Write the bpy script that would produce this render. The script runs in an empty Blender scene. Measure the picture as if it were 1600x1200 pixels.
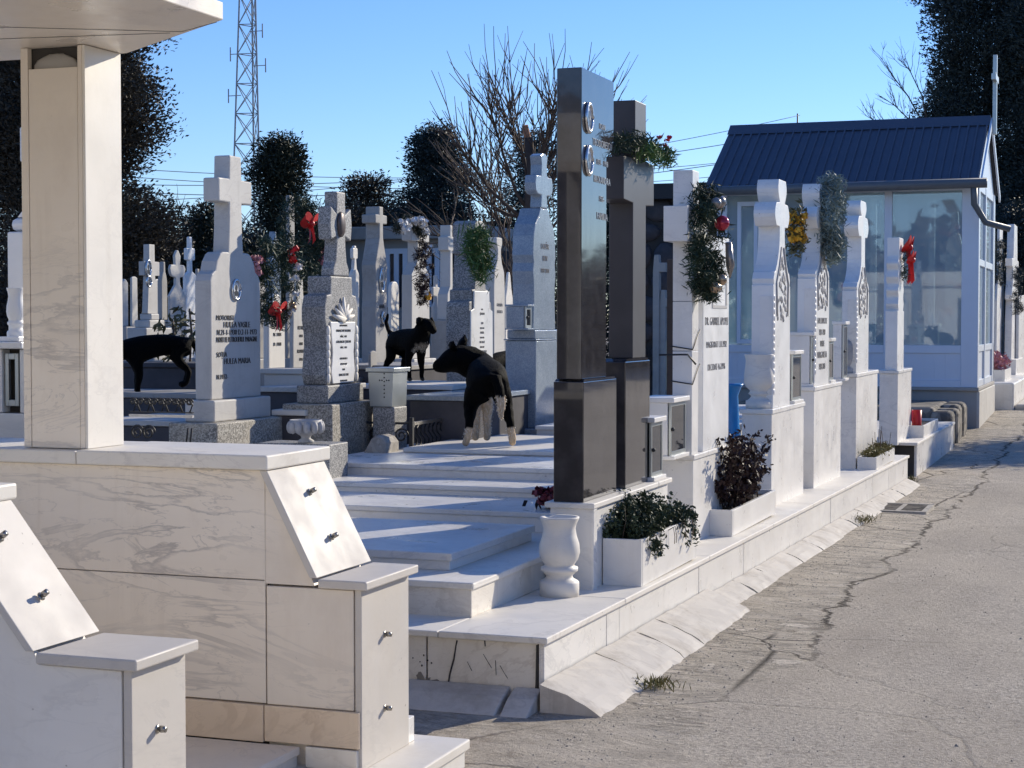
import bpy, bmesh, math, random
import numpy as np
from math import sin, cos, pi, atan, tan, radians, sqrt, atan2
from mathutils import Vector, Matrix

random.seed(7)
RNG = np.random.default_rng(11)
SC = bpy.context.scene
COL = SC.collection

# ------------------------------------------------------------------ camera
F = 2700.0
YAW = atan(970 / F)
PIT = atan(98 / F)
CZ = 1.6
FW = Vector((-sin(YAW) * cos(PIT), cos(YAW) * cos(PIT), -sin(PIT)))
RT = Vector((cos(YAW), sin(YAW), 0))
UP = RT.cross(FW)


def ray(px, py):
    return FW + RT * ((px - 800) / F) - UP * ((py - 600) / F)


def onX(px, py, X):
    r = ray(px, py); t = X / r.x
    return r.y * t, CZ + r.z * t


def onY(px, py, Y):
    r = ray(px, py); t = Y / r.y
    return r.x * t, CZ + r.z * t


def onZ(px, py, Z):
    r = ray(px, py); t = (Z - CZ) / r.z
    return r.x * t, r.y * t


def at(px, py, d):
    r = ray(px, py); t = d / (r.y * cos(YAW) - r.x * sin(YAW))
    return Vector((r.x * t, r.y * t, CZ + r.z * t))


cam = bpy.data.cameras.new('camera')
camo = bpy.data.objects.new('camera', cam)
COL.objects.link(camo)
camo.location = (0, 0, CZ)
camo.rotation_euler = Matrix((RT, UP, -FW)).transposed().to_euler()
cam.sensor_width = 36
cam.lens = 36 * F / 1600
cam.clip_end = 2000
cam.clip_start = 0.1
SC.camera = camo

# ------------------------------------------------------------------ materials


class NT:
    def __init__(self, m):
        self.m = m; self.t = m.node_tree; self.n = self.t.nodes
        self.b = self.n['Principled BSDF']

    def new(self, typ, **kw):
        o = self.n.new(typ)
        for k, v in kw.items():
            if k in ('operation', 'blend_type', 'data_type', 'noise_dimensions', 'feature', 'distance', 'layer_name', 'wave_type', 'bands_direction', 'attribute_name'):
                setattr(o, k, v)
        return o

    def link(self, a, b):
        self.t.links.new(a, b)

    def pos(self, scale=(1, 1, 1), rot=(0, 0, 0)):
        g = self.new('ShaderNodeNewGeometry')
        mp = self.new('ShaderNodeMapping')
        mp.inputs['Scale'].default_value = scale
        mp.inputs['Rotation'].default_value = rot
        self.link(g.outputs['Position'], mp.inputs[0])
        return mp.outputs[0]

    def noise(self, vec, scale, detail=4, rough=.55, dist=0):
        n = self.new('ShaderNodeTexNoise')
        n.inputs['Scale'].default_value = scale
        n.inputs['Detail'].default_value = detail
        n.inputs['Roughness'].default_value = rough
        n.inputs['Distortion'].default_value = dist
        self.link(vec, n.inputs['Vector'])
        return n.outputs[0]

    def ramp(self, val, stops):
        r = self.new('ShaderNodeValToRGB')
        e = r.color_ramp.elements
        while len(e) < len(stops):
            e.new(.5)
        for i, (p, c) in enumerate(stops):
            e[i].position = p
            e[i].color = (c, c, c, 1) if not isinstance(c, tuple) else (*c, 1)
        self.link(val, r.inputs[0])
        return r.outputs[0]

    def mix(self, fac, a, b, blend='MIX'):
        m = self.new('ShaderNodeMix', data_type='RGBA', blend_type=blend)
        for s, v in ((0, fac), (6, a), (7, b)):
            if isinstance(v, (int, float)):
                m.inputs[s].default_value = v if s == 0 else (v, v, v, 1)
            elif isinstance(v, tuple):
                m.inputs[s].default_value = (*v, 1)
            else:
                self.link(v, m.inputs[s])
        return m.outputs[2]

    def math(self, op, a, b=0.0):
        m = self.new('ShaderNodeMath', operation=op)
        for i, v in enumerate((a, b)):
            if isinstance(v, (int, float)):
                m.inputs[i].default_value = v
            else:
                self.link(v, m.inputs[i])
        return m.outputs[0]

    def bump(self, h, strength=.2, dist=.01):
        b = self.new('ShaderNodeBump')
        b.inputs['Strength'].default_value = strength
        b.inputs['Distance'].default_value = dist
        self.link(h, b.inputs['Height'])
        self.link(b.outputs[0], self.b.inputs['Normal'])

    def color(self, c):
        if isinstance(c, tuple):
            self.b.inputs['Base Color'].default_value = (*c, 1)
        else:
            self.link(c, self.b.inputs['Base Color'])

    def rough(self, v):
        if isinstance(v, (int, float)):
            self.b.inputs['Roughness'].default_value = v
        else:
            self.link(v, self.b.inputs['Roughness'])


def mk(name, rough=.5, spec=.5, metal=0.):
    m = bpy.data.materials.new(name); m.use_nodes = True
    t = NT(m)
    t.rough(rough)
    t.b.inputs['Specular IOR Level'].default_value = spec
    t.b.inputs['Metallic'].default_value = metal
    return m, t


def marble(name, base, vein, vscale=1.2, vamt=.7, rot=(.4, .2, .5), dirt=(.55, .48, .38), dirt_amt=.35, rough=.32, stretch=(1, 1, 2.4)):
    m, t = mk(name, rough)
    p = t.pos(stretch, rot)
    n = t.noise(p, vscale, 8, .6, .9)
    v = t.ramp(n, [(.465, 0.), (.5, 1.), (.512, 0.)])
    n1 = t.noise(p, vscale * 2.3, 6, .6, 1.3)
    v1 = t.ramp(n1, [(.485, 0.), (.5, .7), (.512, 0.)])
    k = t.ramp(t.noise(t.pos(), .9, 3), [(.42, 0.), (.62, 1.)])
    vv = t.math('MULTIPLY', t.math('MAXIMUM', v, v1), t.math('MULTIPLY', k, vamt))
    cloud = t.noise(p, vscale * .8, 5, .6, .5)
    c0 = t.mix(t.ramp(cloud, [(.3, 0.), (.75, 1.)]), base, tuple(x * .86 for x in base))
    c1 = t.mix(vv, c0, vein)
    # dirt: soft blotches and small dark specks
    d = t.ramp(t.noise(t.pos((1, 1, .45)), 2.6, 8, .7), [(.52, 0.), (.78, 1.)])
    c2 = t.mix(t.math('MULTIPLY', d, dirt_amt), c1, dirt)
    stk = t.ramp(t.noise(t.pos((7, 7, .3)), 1.5, 6, .65), [(.54, 0.), (.74, .75)])
    stm = t.ramp(t.noise(t.pos(), 1.3, 3), [(.42, 0.), (.6, 1.)])
    c2 = t.mix(t.math('MULTIPLY', t.math('MULTIPLY', stk, stm), dirt_amt), c2, tuple(x * .8 for x in dirt))
    sp = t.ramp(t.noise(t.pos(), 38, 2, .5), [(.73, 0.), (.77, 1.)])
    sk = t.ramp(t.noise(t.pos(), 2.1, 2), [(.5, 0.), (.62, .7)])
    c3 = t.mix(t.math('MULTIPLY', sp, sk), c2, (.22, .19, .16))
    t.color(c3)
    t.rough(t.ramp(t.noise(t.pos(), 5, 5), [(.3, rough - .1), (.7, rough + .2)]))
    t.bump(t.noise(t.pos(), 26, 6, .65), .12, .004)
    return m


MAT = {}
MAT['marble_warm'] = marble('marble_warm', (.86, .77, .65), (.36, .33, .31), 1.0, .75, (.25, .5, .2), stretch=(.75, 1, 3.2), dirt=(.5, .38, .27))
MAT['marble_front'] = marble('marble_front', (.82, .775, .695), (.4, .37, .35), 1.3, .35, rough=.52)
MAT['marble_plate'] = marble('marble_plate', (.645, .60, .54), (.36, .34, .33), 1.2, .4, rough=.55)
MAT['marble_white'] = marble('marble_white', (.86, .83, .775), (.45, .44, .43), 1.1, .4)
MAT['marble_bright'] = marble('marble_bright', (.86, .85, .82), (.5, .5, .5), 1.4, .25, dirt_amt=.2)
MAT['marble_slab'] = marble('marble_slab', (.80, .775, .73), (.42, .42, .43), .9, .55, dirt_amt=.45)
MAT['marble_cream'] = marble('marble_cream', (.83, .77, .67), (.45, .38, .3), 1.1, .4, dirt_amt=.55)
MAT['marble_orange'] = marble('marble_orange', (.76, .61, .45), (.42, .3, .2), 1.1, .6)
MAT['marble_grey'] = marble('marble_grey', (.47, .46, .45), (.2, .2, .21), 2, .5, dirt=(.2, .19, .18), dirt_amt=.5, rough=.6)
MAT['stone_old'] = marble('stone_old', (.40, .38, .35), (.25, .23, .2), 3, .5, dirt=(.2, .19, .17), dirt_amt=.65, rough=.7)
MAT['stone_pale'] = marble('stone_pale', (.58, .555, .51), (.35, .32, .3), 2.4, .4, dirt=(.3, .28, .25), dirt_amt=.5, rough=.6)


def speckle(name, a, b, scale=70, rough=.6, warm=None):
    m, t = mk(name, rough)
    vz = t.new('ShaderNodeTexVoronoi'); vz.inputs['Scale'].default_value = scale
    t.link(t.pos(), vz.inputs['Vector'])
    sx = t.new('ShaderNodeSeparateXYZ'); t.link(vz.outputs['Color'], sx.inputs[0])
    n = sx.outputs[0]
    c = t.mix(t.ramp(n, [(.25, 0.), (.85, 1.)]), a, b)
    c = t.mix(t.ramp(t.noise(t.pos(), 5, 6, .7), [(.35, 0.), (.75, .45)]), c, tuple(x * .55 for x in a))
    if warm:
        c = t.mix(t.ramp(t.noise(t.pos(), 3, 5), [(.45, 0.), (.7, .7)]), c, warm)
    t.color(c)
    t.bump(n, .15, .004)
    return m


MAT['terrazzo_dark'] = speckle('terrazzo_dark', (.17, .17, .17), (.50, .485, .455), 150)
MAT['terrazzo'] = speckle('terrazzo', (.2, .185, .16), (.6, .56, .48), 110, .7, (.5, .44, .34))
MAT['granite_grey'] = speckle('granite_grey', (.27, .32, .37), (.38, .43, .47), 150, .16)
MAT['concrete'] = speckle('concrete', (.34, .31, .27), (.5, .46, .4), 30, .85, (.28, .25, .2))
MAT['mortar'] = marble('mortar', (.62, .575, .51), (.36, .32, .28), 2.2, .4, dirt=(.33, .28, .22), dirt_amt=.95, rough=.8)
MAT['old_kerb'] = speckle('old_kerb', (.10, .09, .08), (.32, .28, .23), 9, .9, (.07, .065, .06))


def black_granite():
    m, t = mk('black_granite', .07, .25)
    n = t.noise(t.pos(), 9, 6)
    t.color(t.mix(t.ramp(n, [(.4, 0.), (.7, 1.)]), (.034, .031, .033), (.058, .054, .056)))
    t.b.inputs['Coat Weight'].default_value = .6; t.b.inputs['Coat IOR'].default_value = 1.55; t.b.inputs['Coat Roughness'].default_value = .03
    # dust film and water streaks on the polish
    s = t.noise(t.pos((1, 5, .7)), 4, 6, .65, .4)
    t.rough(t.ramp(s, [(.35, .05), (.75, .2)]))
    return m


MAT['black_granite'] = black_granite()


def plain(name, c, rough=.5, metal=0., var=.12, scale=12, spec=.5, bump=.1):
    m, t = mk(name, rough, spec, metal)
    n = t.noise(t.pos(), scale, 5, .6)
    t.color(t.mix(n, tuple(x * (1 - var) for x in c), tuple(min(1, x * (1 + var)) for x in c)))
    if bump:
        t.bump(n, bump, .004)
    return m


P = plain
MAT['damp_stain'] = P('damp_stain', (.24, .215, .185), .9, var=.3, scale=30)
MAT['honed_granite'] = P('honed_granite', (.062, .057, .060), .42, 0, .25, 6, .35, .05)
MAT['dark_joint'] = P('dark_joint', (.05, .045, .04), .9)
MAT['soil'] = P('soil', (.045, .035, .028), .95, var=.4)
MAT['iron'] = P('iron', (.03, .03, .032), .55, .3)
MAT['mast_paint'] = P('mast_paint', (.22, .26, .30), .7, bump=0)
MAT['galvanised'] = P('galvanised', (.42, .45, .45), .38, .75, .25, 5)
MAT['steel'] = P('steel', (.35, .33, .3), .35, .9)
MAT['pvc'] = P('pvc', (.68, .73, .80), .35, var=.04, scale=3, bump=0)
MAT['roof_blue'] = P('roof_blue', (.078, .088, .12), .55, var=.15, scale=2)
MAT['gutter_grey'] = P('gutter_grey', (.12, .13, .14), .4)
MAT['render_grey'] = P('render_grey', (.36, .34, .31), .9, var=.25, scale=2)
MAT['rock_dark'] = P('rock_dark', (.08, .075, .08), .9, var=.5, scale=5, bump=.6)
MAT['bark'] = P('bark', (.07, .05, .04), .9, var=.4, scale=14, bump=.5)
MAT['twig'] = P('twig', (.10, .072, .055), .8, var=.3)
MAT['cut_wood'] = P('cut_wood', (.42, .2, .11), .8)
MAT['lead_letter'] = P('lead_letter', (.07, .065, .06), .6, bump=0)
MAT['grey_letter'] = P('grey_letter', (.24, .23, .22), .6, bump=0)
MAT['silver_letter'] = P('silver_letter', (.5, .5, .5), .35, .6, bump=0)
MAT['carving'] = marble('carving', (.44, .43, .42), (.2, .2, .2), 3, .4, rough=.7)
MAT['porcelain'] = P('porcelain', (.7, .7, .68), .15, bump=0)
MAT['ink'] = P('ink', (.05, .05, .055), .3, bump=0)
MAT['silver'] = P('silver', (.6, .6, .6), .22, .9, bump=0)
MAT['red'] = P('red', (.62, .02, .02), .45, var=.25)
MAT['bauble_red'] = P('bauble_red', (.45, .03, .06), .15, .3)
MAT['bauble_gold'] = P('bauble_gold', (.5, .36, .24), .2, .5)
MAT['bauble_grey'] = P('bauble_grey', (.3, .27, .25), .25, .4)
MAT['yellow'] = P('yellow', (.75, .40, .03), .6, var=.3)
MAT['pink'] = P('pink', (.55, .25, .27), .7, var=.3)
MAT['white_petal'] = P('white_petal', (.72, .7, .68), .6, var=.15)
MAT['maroon'] = P('maroon', (.16, .02, .035), .6, var=.4, scale=25)
MAT['blue_plastic'] = P('blue_plastic', (.02, .22, .55), .3, var=.3)
MAT['copper'] = P('copper', (.12, .09, .08), .4, .4)


def leafm(name, c, var=.45, rough=.6, trans=.15):
    m, t = mk(name, rough, .3)
    n = t.noise(t.pos(), 3.5, 3)
    n2 = t.noise(t.pos(), 31, 1)
    cc = t.mix(t.ramp(n, [(.3, 0.), (.7, 1.)]), tuple(x * (1 - var) for x in c), tuple(x * (1 + var) for x in c))
    t.color(t.mix(t.math('MULTIPLY', n2, .5), cc, tuple(x * 1.5 for x in c)))
    return m


MAT['conifer'] = leafm('conifer', (0.036, 0.042, 0.028))
MAT['conifer_brown'] = leafm('conifer_brown', (0.046, 0.038, 0.027))
MAT['conifer_blue'] = leafm('conifer_blue', (0.03, 0.042, 0.04))
MAT['fir_green'] = leafm('fir_green', (.028, .048, .028))
MAT['fir_bright'] = leafm('fir_bright', (.07, .13, .04))
MAT['fir_frost'] = leafm('fir_frost', (.17, .22, .21))
MAT['belt'] = leafm('belt', (.11, .10, .085))
MAT['sedum'] = leafm('sedum', (.035, .052, .028), .5)
MAT['purple_leaf'] = leafm('purple_leaf', (.035, .018, .016), .4)
MAT['grass_dry'] = leafm('grass_dry', (.16, .14, .05), .4)
MAT['leaf_olive'] = leafm('leaf_olive', (.09, .085, .04), .4)


def P0(n, c, r): return plain(n, c, r, 0, .3, 40)


def fur(name):
    m, t = mk(name, .75, .10)
    a = t.new('ShaderNodeAttribute'); a.attribute_name = 'coat'
    p = t.pos((1, 1, .35))
    n = t.noise(p, 60, 5, .7)
    c = t.mix(1.0, a.outputs['Color'], t.ramp(n, [(.3, .6), (.7, 1.15)]), 'MULTIPLY')
    t.color(c)
    t.bump(n, .9, .012)
    return m


MAT['fur'] = fur('fur')
MAT['hair_black'] = P0('hair_black', (.007, .007, .008), .75)
MAT['hair_white'] = P0('hair_white', (.82, .73, .61), .6)


def glass():
    m = bpy.data.materials.new('window_glass'); m.use_nodes = True
    t = NT(m)
    t.n.remove(t.b)
    out = t.n['Material Output']
    tr = t.new('ShaderNodeBsdfTransparent'); tr.inputs[0].default_value = (.72, .85, .86, 1)
    gl = t.new('ShaderNodeBsdfGlossy'); gl.inputs['Roughness'].default_value = .02
    gl.inputs[0].default_value = (.9, .95, 1, 1)
    fr = t.new('ShaderNodeFresnel'); fr.inputs[0].default_value = 1.7
    f2 = t.math('ADD', fr.outputs[0], .10)
    ms = t.new('ShaderNodeMixShader')
    t.link(f2, ms.inputs[0]); t.link(tr.outputs[0], ms.inputs[1]); t.link(gl.outputs[0], ms.inputs[2])
    df = t.new('ShaderNodeBsdfDiffuse'); df.inputs[0].default_value = (.56, .68, .75, 1)
    m2 = t.new('ShaderNodeMixShader'); m2.inputs[0].default_value = .38
    t.link(ms.outputs[0], m2.inputs[1]); t.link(df.outputs[0], m2.inputs[2])
    t.link(m2.outputs[0], out.inputs[0])
    return m


MAT['glass'] = glass()


def dark_glass():
    m, t = mk('dark_glass', .05, .8)
    t.color((.03, .035, .045))
    return m


MAT['dark_glass'] = dark_glass()


def asphalt():
    m, t = mk('asphalt', .92, .2)
    p = t.pos()
    fine = t.noise(p, 150, 3, .75)
    grit = t.noise(p, 48, 4, .8)
    mid = t.noise(p, 9, 8, .75)
    big = t.noise(p, 1.1, 7, .65, .6)
    c = t.mix(t.ramp(grit, [(.36, 0.), (.6, 1.)]), (.35, .298, .235), (.68, .605, .495))
    c = t.mix(t.ramp(fine, [(.55, 0.), (.75, .6)]), c, (.72, .66, .57))
    c = t.mix(t.ramp(big, [(.38, 0.), (.62, .5)]), c, (.48, .415, .335))
    c = t.mix(t.ramp(mid, [(.57, 0.), (.68, .5)]), c, (.22, .185, .145))
    pat = t.ramp(t.noise(t.pos((1, .45, 1)), .65, 5, .6, .5), [(.50, 0.), (.56, .4)])
    c = t.mix(pat, c, t.mix(.5, c, (.30, .255, .205)))
    g = t.new('ShaderNodeNewGeometry')
    sx = t.new('ShaderNodeSeparateXYZ'); t.link(g.outputs['Position'], sx.inputs[0])
    X, Y = sx.outputs[0], sx.outputs[1]
    # the older, crumbling strip along the kerb: its own edge, paler and flaky
    edge = t.math('ADD', t.math('MULTIPLY', t.math('SUBTRACT', t.noise(t.pos((.3, 1, 1)), .8, 7, .68), .5), .62), -1.55)
    edge = t.math('ADD', edge, t.math('MULTIPLY', t.math('SUBTRACT', t.noise(p, 7, 5, .75), .5), .16))
    dx = t.math('SUBTRACT', X, edge)
    strip = t.math('MULTIPLY', t.ramp(t.math('ADD', dx, .5), [(.485, 1.), (.53, 0.)]), t.ramp(t.math('MULTIPLY', Y, .05), [(.30, .45), (.42, 1.)]))
    flake = t.noise(t.pos((.8, 1.5, 1), (0, 0, .5)), 3.4, 10, .78, .7)
    c_s = t.mix(t.ramp(flake, [(.38, 0.), (.47, 1.)]), (.46, .39, .31), (.80, .715, .59))
    c_s = t.mix(t.ramp(flake, [(.535, 0.), (.56, .9), (.585, 0.)]), c_s, (.17, .135, .10))
    c_s = t.mix(t.ramp(grit, [(.55, 0.), (.7, .35)]), c_s, (.42, .355, .28))
    c = t.mix(t.math('MULTIPLY', strip, .8), c, c_s)
    cr = t.ramp(t.math('ABSOLUTE', dx), [(.004, 1.), (.026, 0.)])
    brk = t.math('MULTIPLY', t.ramp(t.noise(p, 1.6, 4), [(.34, 0.), (.48, 1.)]), t.ramp(t.math('MULTIPLY', Y, .05), [(.36, 0.), (.46, 1.)]))
    crack = t.math('MULTIPLY', cr, brk)
    c = t.mix(t.math('MULTIPLY', crack, .9), c, (.04, .033, .026))
    vz = t.new('ShaderNodeTexVoronoi'); vz.feature = 'DISTANCE_TO_EDGE'
    vz.inputs['Scale'].default_value = .8
    mv = t.mix(.2, p, t.noise(p, 2.2, 7, .65))
    t.link(mv, vz.inputs['Vector'])
    vc = t.math('MULTIPLY', t.ramp(vz.outputs[0], [(.0, 1.), (.011, 0.)]), t.ramp(t.noise(p, .7, 2), [(.40, 0.), (.5, .95)]))
    vc = t.math('MULTIPLY', vc, t.math('ADD', t.math('MULTIPLY', strip, .8), .2))
    lay = t.noise(t.pos((.35, 2.2, 1), (0, 0, .12)), 2.6, 9, .72, .8)
    lc = t.math('MULTIPLY', t.ramp(lay, [(.48, 0.), (.5, 1.), (.52, 0.)]), t.ramp(t.noise(p, 1.3, 3), [(.38, 0.), (.5, .95)]))
    c = t.mix(t.math('MULTIPLY', lc, strip), c, (.14, .115, .09))
    c = t.mix(vc, c, (.06, .05, .042))
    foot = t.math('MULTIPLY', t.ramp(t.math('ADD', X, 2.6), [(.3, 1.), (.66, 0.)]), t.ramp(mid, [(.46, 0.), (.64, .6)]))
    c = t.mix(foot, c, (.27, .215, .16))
    t.color(c)
    h = t.math('ADD', t.math('MULTIPLY', fine, .35), t.math('ADD', t.math('MULTIPLY', grit, .9), t.math('MULTIPLY', mid, .9)))
    h = t.math('ADD', h, t.math('MULTIPLY', t.math('MULTIPLY', t.ramp(flake, [(.45, 0.), (.56, 1.)]), strip), .8))
    h = t.math('SUBTRACT', h, t.math('MULTIPLY', t.math('ADD', crack, vc), 1.6))
    t.bump(h, .9, .02)
    return m


MAT['asphalt'] = asphalt()

# ------------------------------------------------------------------ mesh builder


def tag(o, label=None, cat=None, group=None, kind=None):
    if label: o['label'] = label
    if cat: o['category'] = cat
    if group: o['group'] = group
    if kind: o['kind'] = kind
    return o


def thing(name, label, cat, loc=(0, 0, 0), group=None):
    o = bpy.data.objects.new(name, None); COL.objects.link(o)
    o.location = loc
    o.empty_display_size = .2
    return tag(o, label, cat, group)


def wloc(o):
    v = Vector((0, 0, 0))
    while o is not None:
        v = v + Vector(o.location); o = o.parent
    return v


class MB:
    def __init__(self):
        self.bm = bmesh.new(); self.sm = False

    def faces(self, vs, fs, smooth=False):
        V = [self.bm.verts.new(v) for v in vs]
        for f in fs:
            try:
                q = self.bm.faces.new([V[i] for i in f]); q.smooth = smooth
            except ValueError:
                pass
        return self

    def box(self, x0, x1, y0, y1, z0, z1):
        x0, x1 = min(x0, x1), max(x0, x1); y0, y1 = min(y0, y1), max(y0, y1); z0, z1 = min(z0, z1), max(z0, z1)
        v = [(x0, y0, z0), (x1, y0, z0), (x1, y1, z0), (x0, y1, z0), (x0, y0, z1), (x1, y0, z1), (x1, y1, z1), (x0, y1, z1)]
        return self.faces(v, [(0, 3, 2, 1), (4, 5, 6, 7), (0, 1, 5, 4), (1, 2, 6, 5), (2, 3, 7, 6), (3, 0, 4, 7)])

    def prism(self, poly, a0, a1, plane='yz', smooth=False):
        n = len(poly)
        ar = sum(poly[i][0] * poly[(i + 1) % n][1] - poly[(i + 1) % n][0] * poly[i][1] for i in range(n))
        if ar < 0: poly = poly[::-1]

        def pt(p, a):
            return {'yz': (a, p[0], p[1]), 'xz': (p[0], a, p[1]), 'xy': (p[0], p[1], a)}[plane]
        lo, hi = min(a0, a1), max(a0, a1)
        v = [pt(p, lo) for p in poly] + [pt(p, hi) for p in poly]
        fl = plane == 'xz'
        top = tuple(range(n, 2 * n)); bot = tuple(reversed(range(n)))
        sides = [(i, (i + 1) % n, n + (i + 1) % n, n + i) for i in range(n)]
        fs = [top, bot] + sides
        if fl: fs = [tuple(reversed(f)) for f in fs]
        V = [self.bm.verts.new(q) for q in v]
        for k, f in enumerate(fs):
            q = self.bm.faces.new([V[i] for i in f])
            if smooth and k > 1: q.smooth = True
        return self

    def lathe(self, prof, c, n=28, cap=True, sx=1, sy=1):
        v = []; f = []
        for r, z in prof:
            for k in range(n):
                a = 2 * pi * k / n
                v.append((c[0] + r * cos(a) * sx, c[1] + r * sin(a) * sy, c[2] + z))
        for i in range(len(prof) - 1):
            for k in range(n):
                k2 = (k + 1) % n
                f.append((i * n + k, i * n + k2, (i + 1) * n + k2, (i + 1) * n + k))
        if cap:
            f.append(tuple(reversed(range(n))))
            f.append(tuple(range((len(prof) - 1) * n, len(prof) * n)))
        return self.faces(v, f, True)

    def tube(self, path, rad, n=6):
        pts = [Vector(p) for p in path]
        if isinstance(rad, (int, float)): rad = [rad] * len(pts)
        v = []; f = []
        ref = Vector((.31, .17, .93))
        for i, p in enumerate(pts):
            d = (pts[min(i + 1, len(pts) - 1)] - pts[max(i - 1, 0)]).normalized()
            u = d.cross(ref)
            if u.length < .1: u = d.cross(Vector((1, 0, 0)))
            u.normalize(); w = d.cross(u)
            for k in range(n):
                a = 2 * pi * k / n
                v.append(p + (u * cos(a) + w * sin(a)) * rad[i])
        for i in range(len(pts) - 1):
            for k in range(n):
                k2 = (k + 1) % n
                f.append((i * n + k, i * n + k2, (i + 1) * n + k2, (i + 1) * n + k))
        f.append(tuple(reversed(range(n)))); f.append(tuple(range((len(pts) - 1) * n, len(pts) * n)))
        return self.faces(v, f, True)

    def ball(self, c, r, sc=(1, 1, 1), seg=12, rings=8, jit=0):
        v = [(c[0], c[1], c[2] - r * sc[2])]; f = []
        for i in range(1, rings):
            th = pi * i / rings
            for k in range(seg):
                a = 2 * pi * k / seg
                q = r * (1 + (random.uniform(-jit, jit) if jit else 0))
                v.append((c[0] + q * sin(th) * cos(a) * sc[0], c[1] + q * sin(th) * sin(a) * sc[1], c[2] - q * cos(th) * sc[2]))
        v.append((c[0], c[1], c[2] + r * sc[2]))
        L = len(v) - 1
        for k in range(seg):
            f.append((0, 1 + (k + 1) % seg, 1 + k))
            f.append((L, L - seg + k, L - seg + (k + 1) % seg))
        for i in range(rings - 2):
            for k in range(seg):
                k2 = (k + 1) % seg
                f.append((1 + i * seg + k, 1 + i * seg + k2, 1 + (i + 1) * seg + k2, 1 + (i + 1) * seg + k))
        return self.faces(v, f, True)

    def build(self, name, mat, parent=None, bevel=0, **tags):
        me = bpy.data.meshes.new(name)
        bmesh.ops.recalc_face_normals(self.bm, faces=self.bm.faces)
        off = wloc(parent) if parent is not None else Vector((0, 0, 0))
        if parent is None and self.bm.verts:
            xs = [v.co.x for v in self.bm.verts]; ys = [v.co.y for v in self.bm.verts]; zs = [v.co.z for v in self.bm.verts]
            off = Vector(((min(xs) + max(xs)) / 2, (min(ys) + max(ys)) / 2, min(zs)))
        bmesh.ops.translate(self.bm, verts=self.bm.verts, vec=-off)
        self.bm.to_mesh(me); self.bm.free()
        me.materials.append(MAT[mat] if isinstance(mat, str) else mat)
        o = bpy.data.objects.new(name, me); COL.objects.link(o)
        if parent is not None: o.parent = parent
        else: o.location = off
        if bevel:
            b = o.modifiers.new('bevel', 'BEVEL'); b.width = bevel; b.segments = 2; b.limit_method = 'ANGLE'; b.angle_limit = radians(50)
        return tag(o, **tags)


def quads(name, C, U, W, mat, parent=None, **tags):
    """many small leaf quads: centres C, half axes U and W (numpy N x 3)"""
    n = len(C)
    V = np.empty((n, 4, 3))
    V[:, 0] = C - U - W * .25; V[:, 1] = C - U * .1 - W; V[:, 2] = C + U + W * .15; V[:, 3] = C + U * .05 + W
    V = V.reshape(-1, 3)
    off = wloc(parent) if parent is not None else Vector((float(C[:, 0].mean()), float(C[:, 1].mean()), float(V[:, 2].min())))
    V = V - np.array(off)
    me = bpy.data.meshes.new(name)
    me.vertices.add(n * 4); me.vertices.foreach_set('co', V.ravel())
    me.loops.add(n * 4); me.loops.foreach_set('vertex_index', np.arange(n * 4))
    me.polygons.add(n); me.polygons.foreach_set('loop_start', np.arange(n) * 4)
    me.update(); me.validate()
    me.materials.append(MAT[mat])
    o = bpy.data.objects.new(name, me); COL.objects.link(o)
    if parent is not None: o.parent = parent
    else: o.location = off
    return tag(o, **tags)


def rdir(n):
    d = RNG.normal(size=(n, 3))
    return d / np.linalg.norm(d, axis=1)[:, None]


def leaf_axes(n, ln, wd, D=None, spread=1.0):
    d = rdir(n)
    if D is not None:
        d = D + d * spread
        d /= np.linalg.norm(d, axis=1)[:, None]
    w = np.cross(d, rdir(n)); w /= (np.linalg.norm(w, axis=1)[:, None] + 1e-9)
    s = RNG.uniform(.6, 1.3, size=(n, 1))
    return d * ln * s * .5, w * wd * s * .5


def write(lines, X, y0, y1, ztop, mat, parent, size, gap=1.45, depth=.0015, name='inscription', align='CENTER', maxw=.92):
    """raised lettering on a face looking towards +X, read along +Y"""
    W = abs(y1 - y0)
    vs = []; fs = []
    for i, ln in enumerate(lines):
        sz = size
        al = align
        if isinstance(ln, tuple): ln, k, al = (list(ln) + [align])[:3]; sz = size * k
        if not ln: continue
        cu = bpy.data.curves.new('t', 'FONT'); cu.body = ln; cu.size = sz; cu.extrude = depth; cu.align_x = 'LEFT'
        cu.resolution_u = 2
        cu.offset = -.016 * sz
        ob = bpy.data.objects.new('t', cu); COL.objects.link(ob)
        dg = bpy.context.evaluated_depsgraph_get()
        me = bpy.data.meshes.new_from_object(ob.evaluated_get(dg))
        co = [v.co.copy() for v in me.vertices]
        if co:
            a = min(c.x for c in co); b = max(c.x for c in co); w = b - a
            k = min(1, W * maxw / w) if w > 0 else 1
            st = (W - w * k) / 2 if al == 'CENTER' else W * .05
            base = len(vs)
            for c in co:
                vs.append((X + depth + c.z, min(y0, y1) + st + (c.x - a) * k, ztop - size * gap * (i + .8) + c.y))
            for p in me.polygons: fs.append([base + q for q in p.vertices])
        bpy.data.objects.remove(ob); bpy.data.curves.remove(cu); bpy.data.meshes.remove(me)
    m = MB(); m.faces(vs, fs)
    return m.build(name, mat, parent)


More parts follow.
